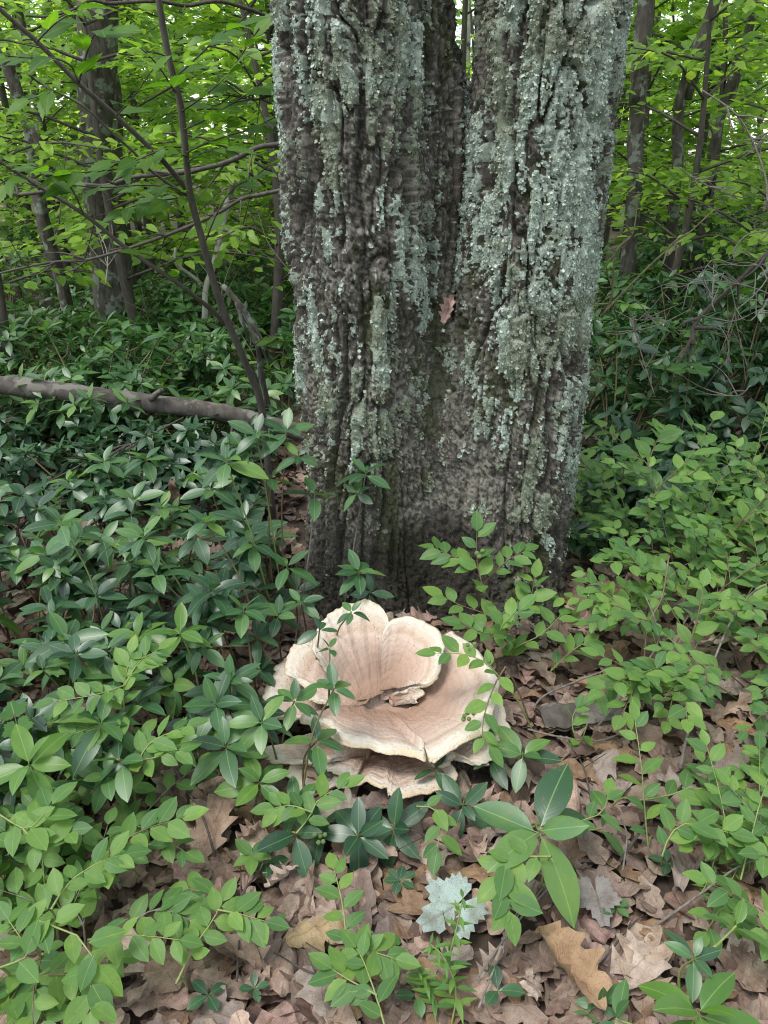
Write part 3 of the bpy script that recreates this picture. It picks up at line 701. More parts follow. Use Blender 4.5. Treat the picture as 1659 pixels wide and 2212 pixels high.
def size(h, a, b): return 'short' if h < a else 'tall' if h > b else 'middling'
# understory trees with sprays of leaves
def spray(pl, n, size, spread, out, shape='forest', droop=.15):
    P = spline(pl, 24)
    for _ in range(n):
        t = U_(.12, 1); i = min(22, int(t * 23)); p = Vector(P[i]); d = Vector(P[i + 1] - P[i]).normalized()
        s = random.choice((-1, 1)); side = d.cross(Vector((0, 0, 1))).normalized() * s
        p = p + side * U_(0, spread) * (1.15 - t * .7) + Vector((0, 0, U_(-.06, .05)))
        dr = d * U_(.2, 1) + side * U_(.3, 1) + Vector((0, 0, -U_(0, droop * 2)))
        out.append((shape, random.randrange(len(SHAPE[shape])), frame(p, dr, (U_(-.45, .45), U_(-.95, .25), 1), size * U_(.65, 1.25))))
def understory(x, y, h, nb, reach, nl, size, label, group, z0=.5, seed=0, shape='forest'):
    rs = random.Random(seed); g = gz(x, y); lab = f'{"short" if h < 3.6 else "tall" if h > 4.2 else "middling"} leafy {"near" if y < 8.5 else "far"} sapling with layered sprays, closest to {near(x, y)}'; root = empty('understory_tree', (x, y, g), lab, 'tree', lab )
    top = Vector((x + rs.uniform(-.4, .4), y + rs.uniform(-.3, .3), g + h))
    tr = spline([(x, y, g - .1), (x + rs.uniform(-.15, .15), y, g + h * .5), top], 14)
    stems = [tube(tr, np.linspace(.012 * h + .008, .008, 14), 6)]; ls = []
    for k in range(nb):
        f = z0 / h + (1 - z0 / h) * (k + rs.random()) / nb; i = min(12, int(f * 13)); p = Vector(tr[i])
        a = k * 2.4 + rs.uniform(-.5, .5); L = reach * (1.15 - .6 * f) * rs.uniform(.7, 1.2)
        e = p + Vector((L * math.cos(a), L * math.sin(a), L * rs.uniform(-.02, .35))); m = (p + e) / 2 + Vector((0, 0, L * .10))
        stems.append(tube(spline([p, m, e], 7), np.linspace(.010, .003, 7), 4)); spray([p, m, e], nl // nb, size, .34 * L + .1, ls, shape)
    V, F = join(stems); obj('trunk', mesh('trunk', V - np.array(root.location), F, None, None, M_SAP), root)
    add_mass(ls, 'crown', root, 'forest')
UG = 'leafy saplings behind the laurel thicket'
UL = 'leafy bright green sapling with layered sprays behind the laurel thicket'
rs = random.Random(4)
for k in range(24): # left and between
    y = 6.0 + (k % 6) * 1.6 + rs.uniform(-.5, .5); x = -(.02 + .46 * rs.random()) * y * 1.08 - .1
    understory(x, y, rs.uniform(2.6, 4.2) + .06 * y, 17, 1.6, 1800, .087 + .003 * y, UL, UG, .7, 40 + k)
for k in range(15): # right
    y = 6.5 + (k % 5) * 1.8 + rs.uniform(-.5, .5); x = (.20 + .36 * rs.random()) * y + .1
    understory(x, y, rs.uniform(2.8, 4.4) + .06 * y, 17, 1.6, 1800, .087 + .003 * y, UL, UG, .8, 80 + k)
for k, (x, y) in enumerate([(-2.35, 4.7), (-1.55, 5.0), (-.75, 4.9), (2.3, 4.9), (1.75, 5.1)]): understory(x, y, 2.5, 13, 1.0, 620, .085, UL, UG, .75, 130 + k, 'forest_near')
for k, (x, y) in enumerate([(.9, 9), (1.3, 13), (.7, 16)]): understory(x, y, 4.4, 15, 1.6, 1400, .12, UL, UG, .8, 99 + k)
# the far wood and the added ring round the camera, as one mass
ls = []
for k in range(190):
    y = rs.uniform(13, 34); x = rs.uniform(-.62, .62) * y; z = gz(x, y) + rs.uniform(.2, 1.9 + .14 * y)
    ls += leaf_cloud((x, y, z), (1.9, 1.2, .9), 130, .20)
for k in range(170):  # unseen foliage behind and beside the camera, added to block low sky light
    a = rs.uniform(.62, 2 * math.pi - .62); d = rs.uniform(8.5, 17); x, y = d * math.sin(a), 2 + d * math.cos(a); z = rs.uniform(.3, 7.5)
    ls += leaf_cloud((x, y, z), (1.7, 1.7, .9), 80, .26)
V, F, U = mass(ls); tag(obj('far_wood_and_shade_ring', mesh('far_wood_and_shade_ring', V, F, U, {'rnd': mass.rnd}, lmat('forest', True))), 'bright green far woodland foliage behind every trunk plus an added unseen ring blocking low light', 'woodland', None, 'stuff')

# ------------------------------------------------------------------ laurel thicket
def whorl(pl, p, ax, L, n, matk, shape='laurel', tiers=2):
    ax = Vector(ax).normalized(); x = ax.orthogonal().normalized(); y = ax.cross(x); a0 = U_(0, 6.28)
    for k in range(n):
        a = a0 + k * 2.399 + U_(-.2, .2); f = k / max(1, n - 1)
        el = R(-12 + 62 * f ** 1.5 + U_(-10, 10)); l = L * (1.05 - .35 * f ** 2) * U_(.82, 1.12)
        rad = x * math.cos(a) + y * math.sin(a)
        d = rad * math.cos(el) + ax * math.sin(el); up = ax * math.cos(el) - rad * math.sin(el)
        pl.leaf(shape, matk, frame(p - ax * L * .10 * (1 - f), d, up, l, U_(-.35, .35)))
def laurel_shrub(x, y, h, spread, nw, L, matk, label, group, joined=True, name='laurel_shrub', seed=0):
    rs = random.Random(seed); g = gz(x, y); pl = Plant()
    for s in range(max(3, nw // 5)):
        a = rs.uniform(0, 6.28); r = spread * rs.uniform(.2, 1); hh = h * rs.uniform(.55, 1.05)
        tip = Vector((x + r * math.cos(a), y + r * math.sin(a), g + hh)); m = Vector((x + r * .4 * math.cos(a), y + r * .4 * math.sin(a), g + hh * .5 + rs.uniform(-.05, .05)))
        S = spline([(x + .05 * math.cos(a), y + .05 * math.sin(a), g - .03), m, tip], 9); pl.stem(S, .007, .003, 4)
        whorl(pl, tip, (math.cos(a) * .35, math.sin(a) * .35, 1), L, rs.randint(6, 9), matk, 'laurel_low')
        for q in range(4):
            b = Vector(S[rs.randint(3, 7)]); aa = a + rs.uniform(-1.6, 1.6); rr = spread * rs.uniform(.15, .4)
            e = b + Vector((rr * math.cos(aa), rr * math.sin(aa), rr * rs.uniform(.1, .9)))
            pl.stem([b, (b + e) / 2 + Vector((0, 0, -.02)), e], .004, .002, 4)
            whorl(pl, e, (math.cos(aa) * .5, math.sin(aa) * .5, 1), L * rs.uniform(.8, 1.05), rs.randint(5, 8), matk, 'laurel_low')
    top = max(M.translation.z for _, _, _, M in pl.leaves) - g
    lab = f'{size(top, .5, .75)} {"dark" if matk == "laurel_dark" else "mid-green"} laurel shrub {label} closest to {near(x, y)}'
    return pl.build(name, (x, y, g), lab, 'shrub', lab , M_LSTEM, joined)
LG = 'laurel shrubs of the thicket'
rs = random.Random(11); cnt = 0
for k in range(64):   # left thicket, behind the log
    y = 3.75 + (k / 64) ** 1.3 * 5.2 + rs.uniform(-.2, .2); x = -rs.uniform(.10, .62) * y - .02
    laurel_shrub(x, y, rs.uniform(.42, .62) + .035 * (y - 3.7), .42, 36, .104, 'laurel', 'beyond the fallen log', None, seed=200 + k)
for k in range(22):   # left, below the log
    y = rs.uniform(2.75, 3.6); x = -rs.uniform(.24, .66) * y
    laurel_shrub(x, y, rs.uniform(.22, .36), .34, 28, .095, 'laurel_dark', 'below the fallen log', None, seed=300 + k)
for k in range(54):   # right thicket
    y = 3.6 + (k / 54) ** 1.3 * 4.6 + rs.uniform(-.2, .2); x = rs.uniform(.30, .66) * y + .05
    if x < .95 and y < 3.4: x += .3
    laurel_shrub(x, y, rs.uniform(.62, 1.0) + .05 * (y - 3.6), .46, 36, .106, 'laurel' if k % 3 else 'laurel_dark', 'in the tangled thicket', None, seed=400 + k)
for k in range(12):
    y = rs.uniform(2.9, 3.6); x = rs.uniform(.40, .66) * y
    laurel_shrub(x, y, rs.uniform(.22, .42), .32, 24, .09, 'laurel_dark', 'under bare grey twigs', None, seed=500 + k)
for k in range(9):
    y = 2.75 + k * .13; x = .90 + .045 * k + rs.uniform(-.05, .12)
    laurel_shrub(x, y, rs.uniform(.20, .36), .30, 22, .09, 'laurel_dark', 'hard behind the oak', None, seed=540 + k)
for k in range(6):
    y = 4.0 + k * .5; x = 1.05 + .18 * k
    laurel_shrub(x, y, rs.uniform(.6, .9), .42, 34, .1, 'laurel', 'in the gap behind the oak', None, seed=560 + k)

# ------------------------------------------------------------------ fallen log, sapling, bare branches
def branch_mesh(parts, sides=8, rough=0.0, seed=0):
    out = []
    for pts, r0, r1 in parts:
        n = max(8, len(pts) * 4); S = spline(pts, n); V, F = tube(S, np.linspace(r0, r1, n), sides)
        if rough:
            c = np.vstack([np.repeat(S, sides, axis=0), S[:1], S[-1:]]) if len(V) > n * sides else np.repeat(S, sides, axis=0)
            d = V - c; V = V + d * (rough * fbm(V * 14, 3, seed))[:, None]
        out.append((V, F))
    return join(out)
LOGY = [(-700, 770, 3.3), (-160, 815, 3.45), (0, 832, 3.5), (100, 842, 3.5), (200, 856, 3.52), (300, 869, 3.55), (400, 880, 3.55), (500, 896, 3.55), (600, 922, 3.5), (690, 950, 3.45), (760, 990, 3.35), (900, 1078, 3.1)]
pts = [PY(*p) for p in LOGY]
S = spline(pts, 90); V, F = tube(S, np.linspace(.046, .040, 90), 24)
c = np.vstack([np.repeat(S, 24, axis=0), S[:1], S[-1:]]); d = V - c
V = V + d * (.16 * fbm(V * np.array([5, 9, 9]), 3, 4) + .10 * vn(V * np.array([20, 60, 60]), 6))[:, None]
logr = empty('fallen_log', pts[1], 'long smooth grey-brown fallen trunk leaning behind the oak', 'log')
obj('wood', mesh('wood', V - np.array(logr.location), F, None, None, M_LOG), logr)
V, F = branch_mesh([([PY(325, 862, 3.52), PY(345, 846, 3.50), PY(352, 842, 3.49)], .016, .010), ([PY(505, 905, 3.52), PY(500, 940, 3.5)], .010, .006)], 8, .3)
obj('branch_stub', mesh('branch_stub', V - np.array(logr.location), F, None, None, M_LOG), logr)

CH = 2.95
sap = empty('chestnut_sapling', PY(566, 905, CH) * 1.0, 'slim forked chestnut sapling with large toothed leaves before the fallen log', 'sapling')
b0 = sap.location.copy(); b0.z = gz(b0.x, b0.y)
base = Vector((b0.x + .02, b0.y, -.02)); sap.location = (base.x, base.y, 0)
def uvline(l, y0, y1): return [PY(u, v, y0 + (y1 - y0) * i / (len(l) - 1)) for i, (u, v) in enumerate(l)]
main = [base] + uvline([(566, 890), (545, 820), (520, 760), (490, 690), (465, 620), (440, 530), (412, 425), (403, 350), (390, 230), (366, 130), (344, 10), (325, -120)], CH, CH - .25)
left = uvline([(410, 418), (365, 362), (330, 325), (250, 250), (170, 180), (80, 90), (0, 20), (-80, -60)], CH - .08, CH - .5)
left2 = uvline([(408, 425), (330, 372), (290, 330), (245, 290), (180, 230), (95, 185), (60, 160)], CH - .08, CH - .35)
low = uvline([(487, 700), (455, 668), (420, 640), (378, 608), (272, 535), (180, 462), (60, 388), (0, 350), (-90, 300)], CH - .03, CH - .45)
root2 = [base + Vector((-.01, 0, 0))] + uvline([(560, 850), (535, 790), (505, 720)], CH + .02, CH)
th = [([main[0]] + main[1:], .015, .009), (left, .0095, .006), (left2, .005, .0025), (low, .0085, .005), (root2, .009, .006)]
V, F = branch_mesh(th, 8, .12, 2); obj('stem', mesh('stem', V - np.array(sap.location), F, None, None, M_SAP), sap)
twigs = []
def chestnut_spray(pts, n, Lpx, y):
    P = spline(pts, 14); twigs.append((list(map(Vector, P[::3])) + [Vector(P[-1])], .003, .0015))
    for k in range(n):
        t = .15 + .85 * k / max(1, n - 1); i = min(12, int(t * 13)); p = Vector(P[i]); d = Vector(P[min(13, i + 1)] - P[i]).normalized()
        side = d.cross(Vector((0, 0, 1))).normalized() * (1 if k % 2 else -1)
        dr = d * U_(.5, .9) + side * U_(.5, .9) + Vector((0, 0, -U_(.02, .22))) if k < n - 1 else d + Vector((0, 0, -.15))
        L = px(p, Lpx) * U_(.8, 1.15)
        M = frame(p, dr, (U_(-.5, .5), U_(-1.1, .1), 1), L * 1.2)
        obj('leaf', leaf_mesh('chestnut', random.randrange(3), 'chestnut'), sap, Matrix.Translation(-sap.location) @ M)
for l, n, Lp, ya, yb in [
    ([(95, 185), (110, 200), (60, 215)], 5, 72, 2.45, 2.35), ([(170, 180), (200, 80), (240, 60)], 5, 85, 2.5, 2.4), ([(80, 90), (120, 50), (170, 20)], 5, 75, 2.4, 2.4),
    ([(170, 180), (140, 130), (60, 125), (10, 120)], 6, 75, 2.5, 2.4), ([(374, 170), (420, 130), (470, 80), (500, 60)], 7, 75, 2.75, 2.75), ([(380, 200), (340, 140), (300, 100)], 4, 75, 2.75, 2.6),
    ([(393, 240), (450, 200), (500, 150), (560, 60)], 9, 78, 2.75, 2.8), ([(398, 280), (460, 250), (540, 200), (590, 190)], 10, 75, 2.75, 2.85), ([(402, 330), (470, 300), (540, 280), (600, 250)], 10, 70, 2.75, 2.9),
    ([(405, 350), (440, 330), (490, 320)], 5, 62, 2.75, 2.7), ([(403, 340), (360, 320), (300, 345), (240, 350)], 7, 70, 2.75, 2.6), ([(330, 325), (280, 360), (200, 370), (130, 380)], 9, 68, 2.7, 2.5),
    ([(180, 462), (150, 400), (110, 370), (60, 355)], 7, 68, 2.6, 2.5), ([(60, 388), (30, 380), (10, 400)], 4, 68, 2.5, 2.45), ([(412, 425), (370, 430), (310, 440), (260, 455)], 8, 62, 2.9, 2.75),
    ([(412, 425), (350, 400), (240, 405), (150, 400)], 9, 66, 2.9, 2.6), ([(440, 530), (490, 420), (540, 390), (590, 350)], 6, 62, 2.9, 2.9), ([(250, 250), (280, 220), (330, 150)], 4, 72, 2.6, 2.5), ([(378, 608), (340, 560), (300, 545)], 3, 52, 2.8, 2.7), ([(545, 750), (570, 730), (600, 720)], 3, 48, 2.95, 2.9)]:
    chestnut_spray([PY(u, v, ya + (yb - ya) * i / (len(l) - 1)) for i, (u, v) in enumerate(l)], n, Lp, 0)
for tw in twigs:
    V, F = branch_mesh([tw], 4); obj('twig', mesh('twig', V - np.array(sap.location), F, None, None, M_TWIGD), sap)

def bare_branch(label, lines, mat=M_TWIG, name='bare_branch', group=None, forks=0, seed=0, cat='branch', rough=.15):
    """lines: (list of (u, v), y0, y1, r0, r1)"""
    rs = random.Random(seed); parts = []
    for l, y0, y1, r0, r1 in lines:
        p = uvline(l, y0, y1); p = [q + Vector((rs.uniform(-.006, .006), rs.uniform(-.02, .02), rs.uniform(-.006, .006))) for q in p]; parts.append((p, r0, r1))
        S = spline(p, 12)
        for _ in range(forks):
            i = rs.randint(2, 10); b = Vector(S[i]); d = Vector(S[i + 1] - S[i]).normalized(); Lf = rs.uniform(.06, .22)
            e = b + (d + Vector((rs.uniform(-.9, .9), rs.uniform(-.6, .6), rs.uniform(-.7, .9)))).normalized() * Lf
            parts.append(([b, (b + e) / 2 + Vector((0, 0, rs.uniform(-.02, .02))), e], r1 * .9 + .0006, .0008))
    V, F = branch_mesh(parts, 6, rough, seed)
    b = Vector(parts[0][0][-1]); root = empty(name, b, label, cat, group)
    obj('wood', mesh('wood', V - np.array(b), F, None, None, mat), root); return root
BR = 'bare grey twigs over the laurel'
Z7 = lambda l: [(1260.8 + .39 * a, .39 * b) for a, b in l]
bare_branch('thick bare grey branch slanting through the tangled laurel', [(Z7([(1100, 1320), (1021, 1400), (830, 1580), (640, 1780), (590, 1900)]), 3.5, 3.4, .007, .010)], M_TWIGD, forks=8, seed=1)
bare_branch('arching pale twig that bows over the tangled laurel', [(Z7([(1060, 1640), (980, 1610), (830, 1570), (660, 1550), (540, 1590), (440, 1600)]), 3.35, 3.3, .003, .002)], group=BR, forks=6, seed=2)
bare_branch('pale twig hooked downward in the tangled laurel', [(Z7([(1060, 1460), (960, 1460), (870, 1470), (740, 1440), (660, 1500), (620, 1600)]), 3.45, 3.4, .003, .002)], group=BR, forks=5, seed=3)
bare_branch('pale curved twig high over the tangled laurel', [(Z7([(1070, 1250), (1021, 1270), (900, 1310), (840, 1380), (830, 1440)]), 3.4, 3.4, .003, .002)], group=BR, forks=3, seed=4)
bare_branch('pale twig hanging straight down in the tangled laurel', [(Z7([(815, 1590), (835, 1700), (850, 1800), (900, 1970)]), 3.3, 3.3, .003, .0015), (Z7([(750, 1800), (785, 1900), (790, 2040)]), 3.3, 3.3, .0025, .0015)], group=BR, forks=4, seed=5)
bare_branch('thin grey twig in front of the slanting far trunks', [(Z7([(660, 500), (830, 630), (950, 800), (1000, 1000), (1010, 1150)]), 4.2, 4.0, .004, .005), (Z7([(530, 920), (620, 990), (760, 1050), (900, 1100)]), 4.0, 4.0, .003, .003), (Z7([(1060, 700), (1000, 760), (960, 830)]), 4.2, 4.2, .003, .003)], group=BR, forks=7, seed=6)
bare_branch('two straight laurel stems slanting up beside the bole', [(Z7([(720, 1160), (600, 1280), (500, 1350), (300, 1520), (100, 1750)]), 3.3, 3.1, .003, .005), (Z7([(300, 1060), (270, 1290), (170, 1400), (160, 1650), (110, 1760)]), 3.2, 3.1, .002, .005)], M_LSTEM, forks=4, seed=7)
for k in range(9):
    u, v = U_(1300, 1640), U_(620, 900); a = U_(-.5, 3.6); L = U_(70, 170)
    bare_branch('thin bare twig tangled low in the dark laurel', [([(u, v), (u + L * .5 * math.cos(a) + U_(-10, 10), v - L * .5 * math.sin(a) + 12), (u + L * math.cos(a), v - L * math.sin(a))], 3.2 + U_(-.2, .3), 3.2, .0018, .0028)], M_TWIG, group='thin twigs low in the laurel', forks=4, seed=20 + k)
Z4 = lambda l: [(.44 * a, 862.7 + .44 * b) for a, b in l]
bare_branch('long dark dead branch slanting under the fallen log', [(Z4([(900, 90), (690, 190), (600, 235), (560, 265), (450, 350), (400, 440)]), 3.2, 3.0, .004, .006), (Z4([(610, 230), (480, 270), (380, 330), (200, 430), (0, 600)]), 3.15, 2.8, .003, .005)], M_TWIGD, forks=10, seed=8)
bare_branch('dead curved branch arching over dark laurel below the fallen log', [(Z4([(850, 530), (720, 525), (600, 515), (540, 560), (490, 640), (470, 700)]), 2.9, 2.75, .003, .005)], M_TWIGD, forks=5, seed=9)
bare_branch('forked grey dead twig lying on the dark laurel', [(Z4([(0, 610), (70, 630), (130, 670), (160, 690)]), 2.6, 2.6, .005, .003), (Z4([(70, 625), (130, 590), (200, 560)]), 2.6, 2.6, .003, .0015)], M_TWIG, forks=7, seed=10)
Z6 = lambda l: [(.4 * a, .4 * b) for a, b in l]
bare_branch('black snag crusted with lichen behind the sapling stem', [(Z6([(1205, 1550), (1290, 1640), (1350, 1730), (1390, 1850), (1410, 2000), (1450, 2200)]), 3.05, 3.0, .010, .013)], M_TRUNK, forks=3, seed=11, rough=.5)
bare_branch('crooked pale birch stem standing in the laurel behind the sapling', [(Z6([(1330, 880), (1270, 980), (1220, 1150), (1180, 1320), (1150, 1450), (1110, 1560), (1110, 1700), (1090, 1850), (1060, 2050), (1055, 2200)]), 5.2, 5.0, .018, .024), (Z6([(1110, 1560), (1060, 1510), (960, 1420), (945, 1340)]), 5.1, 5.0, .012, .008)], M_BIRCH, forks=3, seed=12)
HB = 'long dark boughs reaching behind the sapling'
bare_branch('long dark bough bowed level behind the sapling fork', [(Z6([(1600, 740), (1500, 775), (1400, 800), (1260, 860), (1130, 910), (1000, 925), (850, 950), (690, 965), (560, 1000), (400, 1000), (250, 1030), (90, 1045), (-60, 1050)]), 3.7, 3.3, .012, .006)], M_SAP, group=HB, forks=16, seed=13)
bare_branch('long dark bough rising towards the oak below the sapling fork', [(Z6([(1650, 980), (1560, 1010), (1400, 1050), (1300, 1080), (1180, 1160), (1050, 1215), (900, 1270), (700, 1340), (480, 1395), (300, 1415), (150, 1440), (-50, 1480)]), 3.8, 3.4, .011, .005)], M_SAP, group=HB, forks=16, seed=14)
bare_branch('dark wavy twig crossing above the sapling at the oak edge', [(Z6([(1560, 90), (1470, 80), (1350, 60), (1200, 10), (1110, 10), (1000, 35), (850, 20), (600, 20), (500, 10), (400, 60), (260, 100), (130, 95)]), 3.2, 2.8, .008, .003)], M_TWIGD, forks=12, seed=15)
bare_branch('thin curled twig hooking down beside the oak edge', [(Z6([(1520, 370), (1420, 440), (1370, 490), (1380, 530), (1490, 510)]), 2.9, 2.8, .003, .002), (Z6([(1480, 510), (1400, 535), (1310, 530), (1220, 510), (1130, 530), (900, 560)]), 2.9, 2.8, .003, .0015)], M_TWIGD, forks=6, seed=16)
for k in range(12):
    u = U_(20, 640); v = U_(420, 760); L = U_(120, 260); a = U_(.9, 2.2)
    bare_branch('thin bare twig rising out of the laurel thicket', [([(u, v), (u + L * .5 * math.cos(a) + U_(-18, 18), v - L * .5 * math.sin(a)), (u + L * math.cos(a), v - L * math.sin(a))], 4.2 + U_(-.5, .8), 4.2, .0035, .0015)], random.choice((M_TWIG, M_TWIGD, M_TWIGD)), group='thin twigs out of the thicket', forks=5, seed=50 + k)

# ------------------------------------------------------------------ leaf litter
def fits(x, y, r=.15):                           # keep off the fungus foot and the oak
    if (x - FC.x) ** 2 + (y - FC.y) ** 2 < r ** 2: return False
    return float(tree_sdf(np.array([x, y, .05]))) > .015
def litter_M(x, y, L, lift, tilt):
    a = U_(0, 6.28); M = Matrix.Translation((x, y, gz(x, y) + lift)) @ Matrix.Rotation(a, 4, 'Z') @ Matrix.Rotation(U_(-tilt, tilt), 4, 'X') @ Matrix.Rotation(U_(-tilt, tilt), 4, 'Y')
    if random.random() < .35: M = M @ Matrix.Rotation(math.pi, 4, 'Y')
    return M @ Matrix.Diagonal((L, L, L, 1))
ls = []
for _ in range(8000):
    y = U_(.55, 4.2) ** 1.0; x = U_(-.62, .62) * (y + .9)
    if fits(x, y): ls.append(('oak_low', random.randrange(4), litter_M(x, y, U_(.03, .14), U_(.005, .035), .45) if fits(x, y, .30) else litter_M(x, y, U_(.03, .09), .004, .2)))
V, F, U = mass(ls)
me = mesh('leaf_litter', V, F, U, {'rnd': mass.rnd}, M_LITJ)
tag(obj('leaf_litter', me), 'brown mat of fallen oak leaves covering the forest floor', 'leaf litter', None, 'stuff')
def dead(x, y, L, lift, tilt, label, group, shape='oak_dead', mat=None, k=None, M=None):
    k = random.randrange(len(SHAPE[shape])) if k is None else k
    o = obj('fallen_leaf', leaf_mesh(shape, k, 'dead' if mat is None else mat.name, mat or M_LIT), None, M if M is not None else litter_M(x, y, L, lift, tilt))
    return tag(o, label, 'leaf', group)
TONES = [('pale cream', (.60, .49, .41)), ('tan', (.50, .37, .295)), ('pinkish brown', (.42, .29, .25)), ('dark brown', (.22, .15, .12)), ('grey-brown', (.36, .30, .265)), ('rusty', (.42, .275, .165))]
TM = [litter_mat('dead_leaf_' + n.replace(' ', '_'), False, [(0, tuple(x * .85 for x in c)), (.5, c), (1, tuple(min(.62, x * 1.12) for x in c))]) for n, c in TONES]
spots = []
while len(spots) < 270:
    y = .78 + 1.75 * random.random() ** 1.25; x = U_(-.60, .66) * (y * .95 + .45)
    if not fits(x, y, .27): continue
    if x < -.25 and y > 1.5 and random.random() < .6: continue
    if all((x - a) ** 2 + (y - b) ** 2 > .042 ** 2 for a, b in spots): spots.append((x, y))
for x, y in spots:
    big = U_(.075, .165); w = random.choices(range(6), (4, 5, 4, 2, 2, 1))[0]; k = random.randrange(8); n = TONES[w][0]
    form = ('narrow curled' if k in (3, 5) else 'broad lobed' if k in (0, 2, 6) else 'deeply lobed')
    where = ('open litter before the fungus' if y < 1.45 else 'litter beside the oak and fungus')
    dead(x, y, big, U_(.028, .05), .42, f'{form} {n} dead oak leaf on the {where}', f'{form} {n} leaves, {where}', 'oak_dead', TM[w], k)
def solid_litter(name, c):
    return litter_mat(name, False, [(0, c), (1, tuple(x * .95 for x in c))], .0 if name in ('pale_leaf', 'grey_leaf') else .2)
p = G(940, 1985, .085)
dead(0, 0, 0, 0, 0, 'pale blue-green upturned maple leaf on the litter', None, 'maple', solid_litter('pale_leaf', (.40, .50, .46)), 0, frame(p + Vector((.05, .05, -.02)), (-.75, -.5, -.02), (0, -.3, 1), .165))
p = G(1300, 1955, .085)
dead(0, 0, 0, 0, 0, 'grey rounded leaf underside lying veins up on the litter', None, 'maple', solid_litter('grey_leaf', (.27, .25, .235)), 1, frame(p + Vector((.0, .04, -.015)), (.05, -1, -.25), (0, -.4, 1), .115))
p = G(1390, 2085, .06)
dead(0, 0, 0, 0, 0, 'large pale tan pointed oak leaf lying flat on top', None, 'oak_dead', solid_litter('tan_leaf', (.50, .39, .30)), 0, frame(p, (.3, 1, .1), (0, -.1, 1), .17))
p = G(1230, 2090, .07)
dead(0, 0, 0, 0, 0, 'warm golden tan oak leaf curled over the others', None, 'oak_dead', solid_litter('gold_leaf', (.44, .30, .18)), 5, frame(p, (.5, -1, 0), (.2, -.1, 1), .19))
p = G(690, 2000, .05)
dead(0, 0, 0, 0, 0, 'flat golden brown leaf with dark specks on the litter', None, 'oak_dead', solid_litter('speck_leaf', (.47, .35, .20)), 2, frame(p, (.9, .4, 0), (0, 0, 1), .14))
p = G(455, 1790, .06)
dead(0, 0, 0, 0, 0, 'broad tan oak leaf standing up against dark laurel stems', None, 'oak_dead', solid_litter('stand_leaf', (.40, .29, .22)), 1, frame(p, (.25, .9, .35), (0, -.6, .7), .19))
p = PY(968, 668, 2.26)
dead(0, 0, 0, 0, 0, 'pink-brown dead leaf caught in the fork of the oak', None, 'oak_dead', solid_litter('pink_leaf', (.52, .36, .32)), 3, frame(p, (.35, .05, 1), (-.3, -1, .2), .085))
p = PY(378, 1062, 2.6)
dead(0, 0, 0, 0, 0, 'crumpled brown leaf hanging in the dark laurel', None, 'oak_dead', solid_litter('hung_leaf', (.26, .17, .13)), 5, frame(p, (.1, .1, -1), (0, -1, .2), .11))
# twigs on the floor
for k in range(26):
    y = U_(.85, 2.2); x = U_(-.55, .6) * (y * .9 + .4)
    if not fits(x, y): continue
    a = U_(0, 3.14); L = U_(.12, .34); d = Vector((math.cos(a), math.sin(a), 0)); p = Vector((x, y, gz(x, y) + .055))
    pts = [p - d * L / 2, p + Vector((U_(-.015, .015), U_(-.015, .015), U_(0, .015))), p + d * L / 2]
    V, F = branch_mesh([(pts, .0024, .0014), ([pts[1], pts[1] + Vector((d.x * .4 + U_(-.5, .5), d.y * .4 + U_(-.5, .5), .12)).normalized() * L * .3], .0015, .0008)], 6, .2, k)
    root = empty('fallen_twig', p, 'thin dead twig lying across the fallen leaves', 'twig', 'dead twigs on the litter')
    obj('wood', mesh('wood', V - np.array(p), F, None, None, random.choice((M_TWIG, M_TWIGD))), root)

# ------------------------------------------------------------------ near laurel shoots
def laurel_shoot(whorls, label, group, matk='laurel', lean=(0, 0), seed=None, mat=M_LSTEM):
    """whorls: (u, v, z, leaf length in print px, number of leaves, kind)"""
    pl = Plant(); first = None; base = None
    for w in whorls:
        u, v, z, Lp, n = w[:5]; mk = w[5] if len(w) > 5 else matk
        p = G(u, v, z); L = px(p, Lp) * 1.22
        if first is None:
            base = Vector((p.x + lean[0] + U_(-.04, .04), p.y + lean[1] + U_(.0, .06), 0)); base.z = gz(base.x, base.y)
            while not fits(base.x, base.y) and (base - FC).length < .3: base.x += -.05 if base.x < FC.x else .05
            S = spline([base - Vector((0, 0, .02)), base * .45 + p * .55 + Vector((U_(-.02, .02), .015, .02)), p], 10)
            pl.stem(S, .0030, .0020, 5); first = S
        else:
            b = Vector(first[5]) if (Vector(first[5]) - p).length < (Vector(first[8]) - p).length else Vector(first[8])
            pl.stem(spline([b, (b + p) / 2 + Vector((0, 0, -.015)), p], 7), .003, .0022, 5)
        d = p - (Vector(first[6]) if w is whorls[0] else b)
        whorl(pl, p, d.normalized() * .5 + Vector((0, -.12, .8)), L, n, mk)
    return pl.build('laurel_shoot', base, label, 'shrub', group, mat)
LF = 'laurel shoots around the fungus'
W = laurel_shoot
W([(1165, 1795, .20, 150, 6), (1300, 1790, .08, 60, 3)], 'laurel shoot with the largest glossy leaves spread before the fungus', None, lean=(.02, .10), mat=M_GSTEM)
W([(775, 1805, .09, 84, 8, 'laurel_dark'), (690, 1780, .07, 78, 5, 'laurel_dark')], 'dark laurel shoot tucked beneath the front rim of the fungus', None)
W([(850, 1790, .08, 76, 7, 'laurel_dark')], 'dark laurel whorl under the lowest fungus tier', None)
W([(640, 1740, .12, 66, 7, 'laurel')], 'laurel whorl at the outer end of the lowest fungus tier', None)
W([(1000, 1740, .08, 70, 6, 'laurel_dark')], 'dark laurel whorl between fungus and the largest laurel', None)
W([(565, 1560, .24, 74, 8, 'laurel')], 'full laurel whorl pressed against the left fungus lobes', None)
W([(560, 1690, .16, 76, 7, 'laurel_bright')], 'fresh laurel whorl before the lower left fungus tier', None)
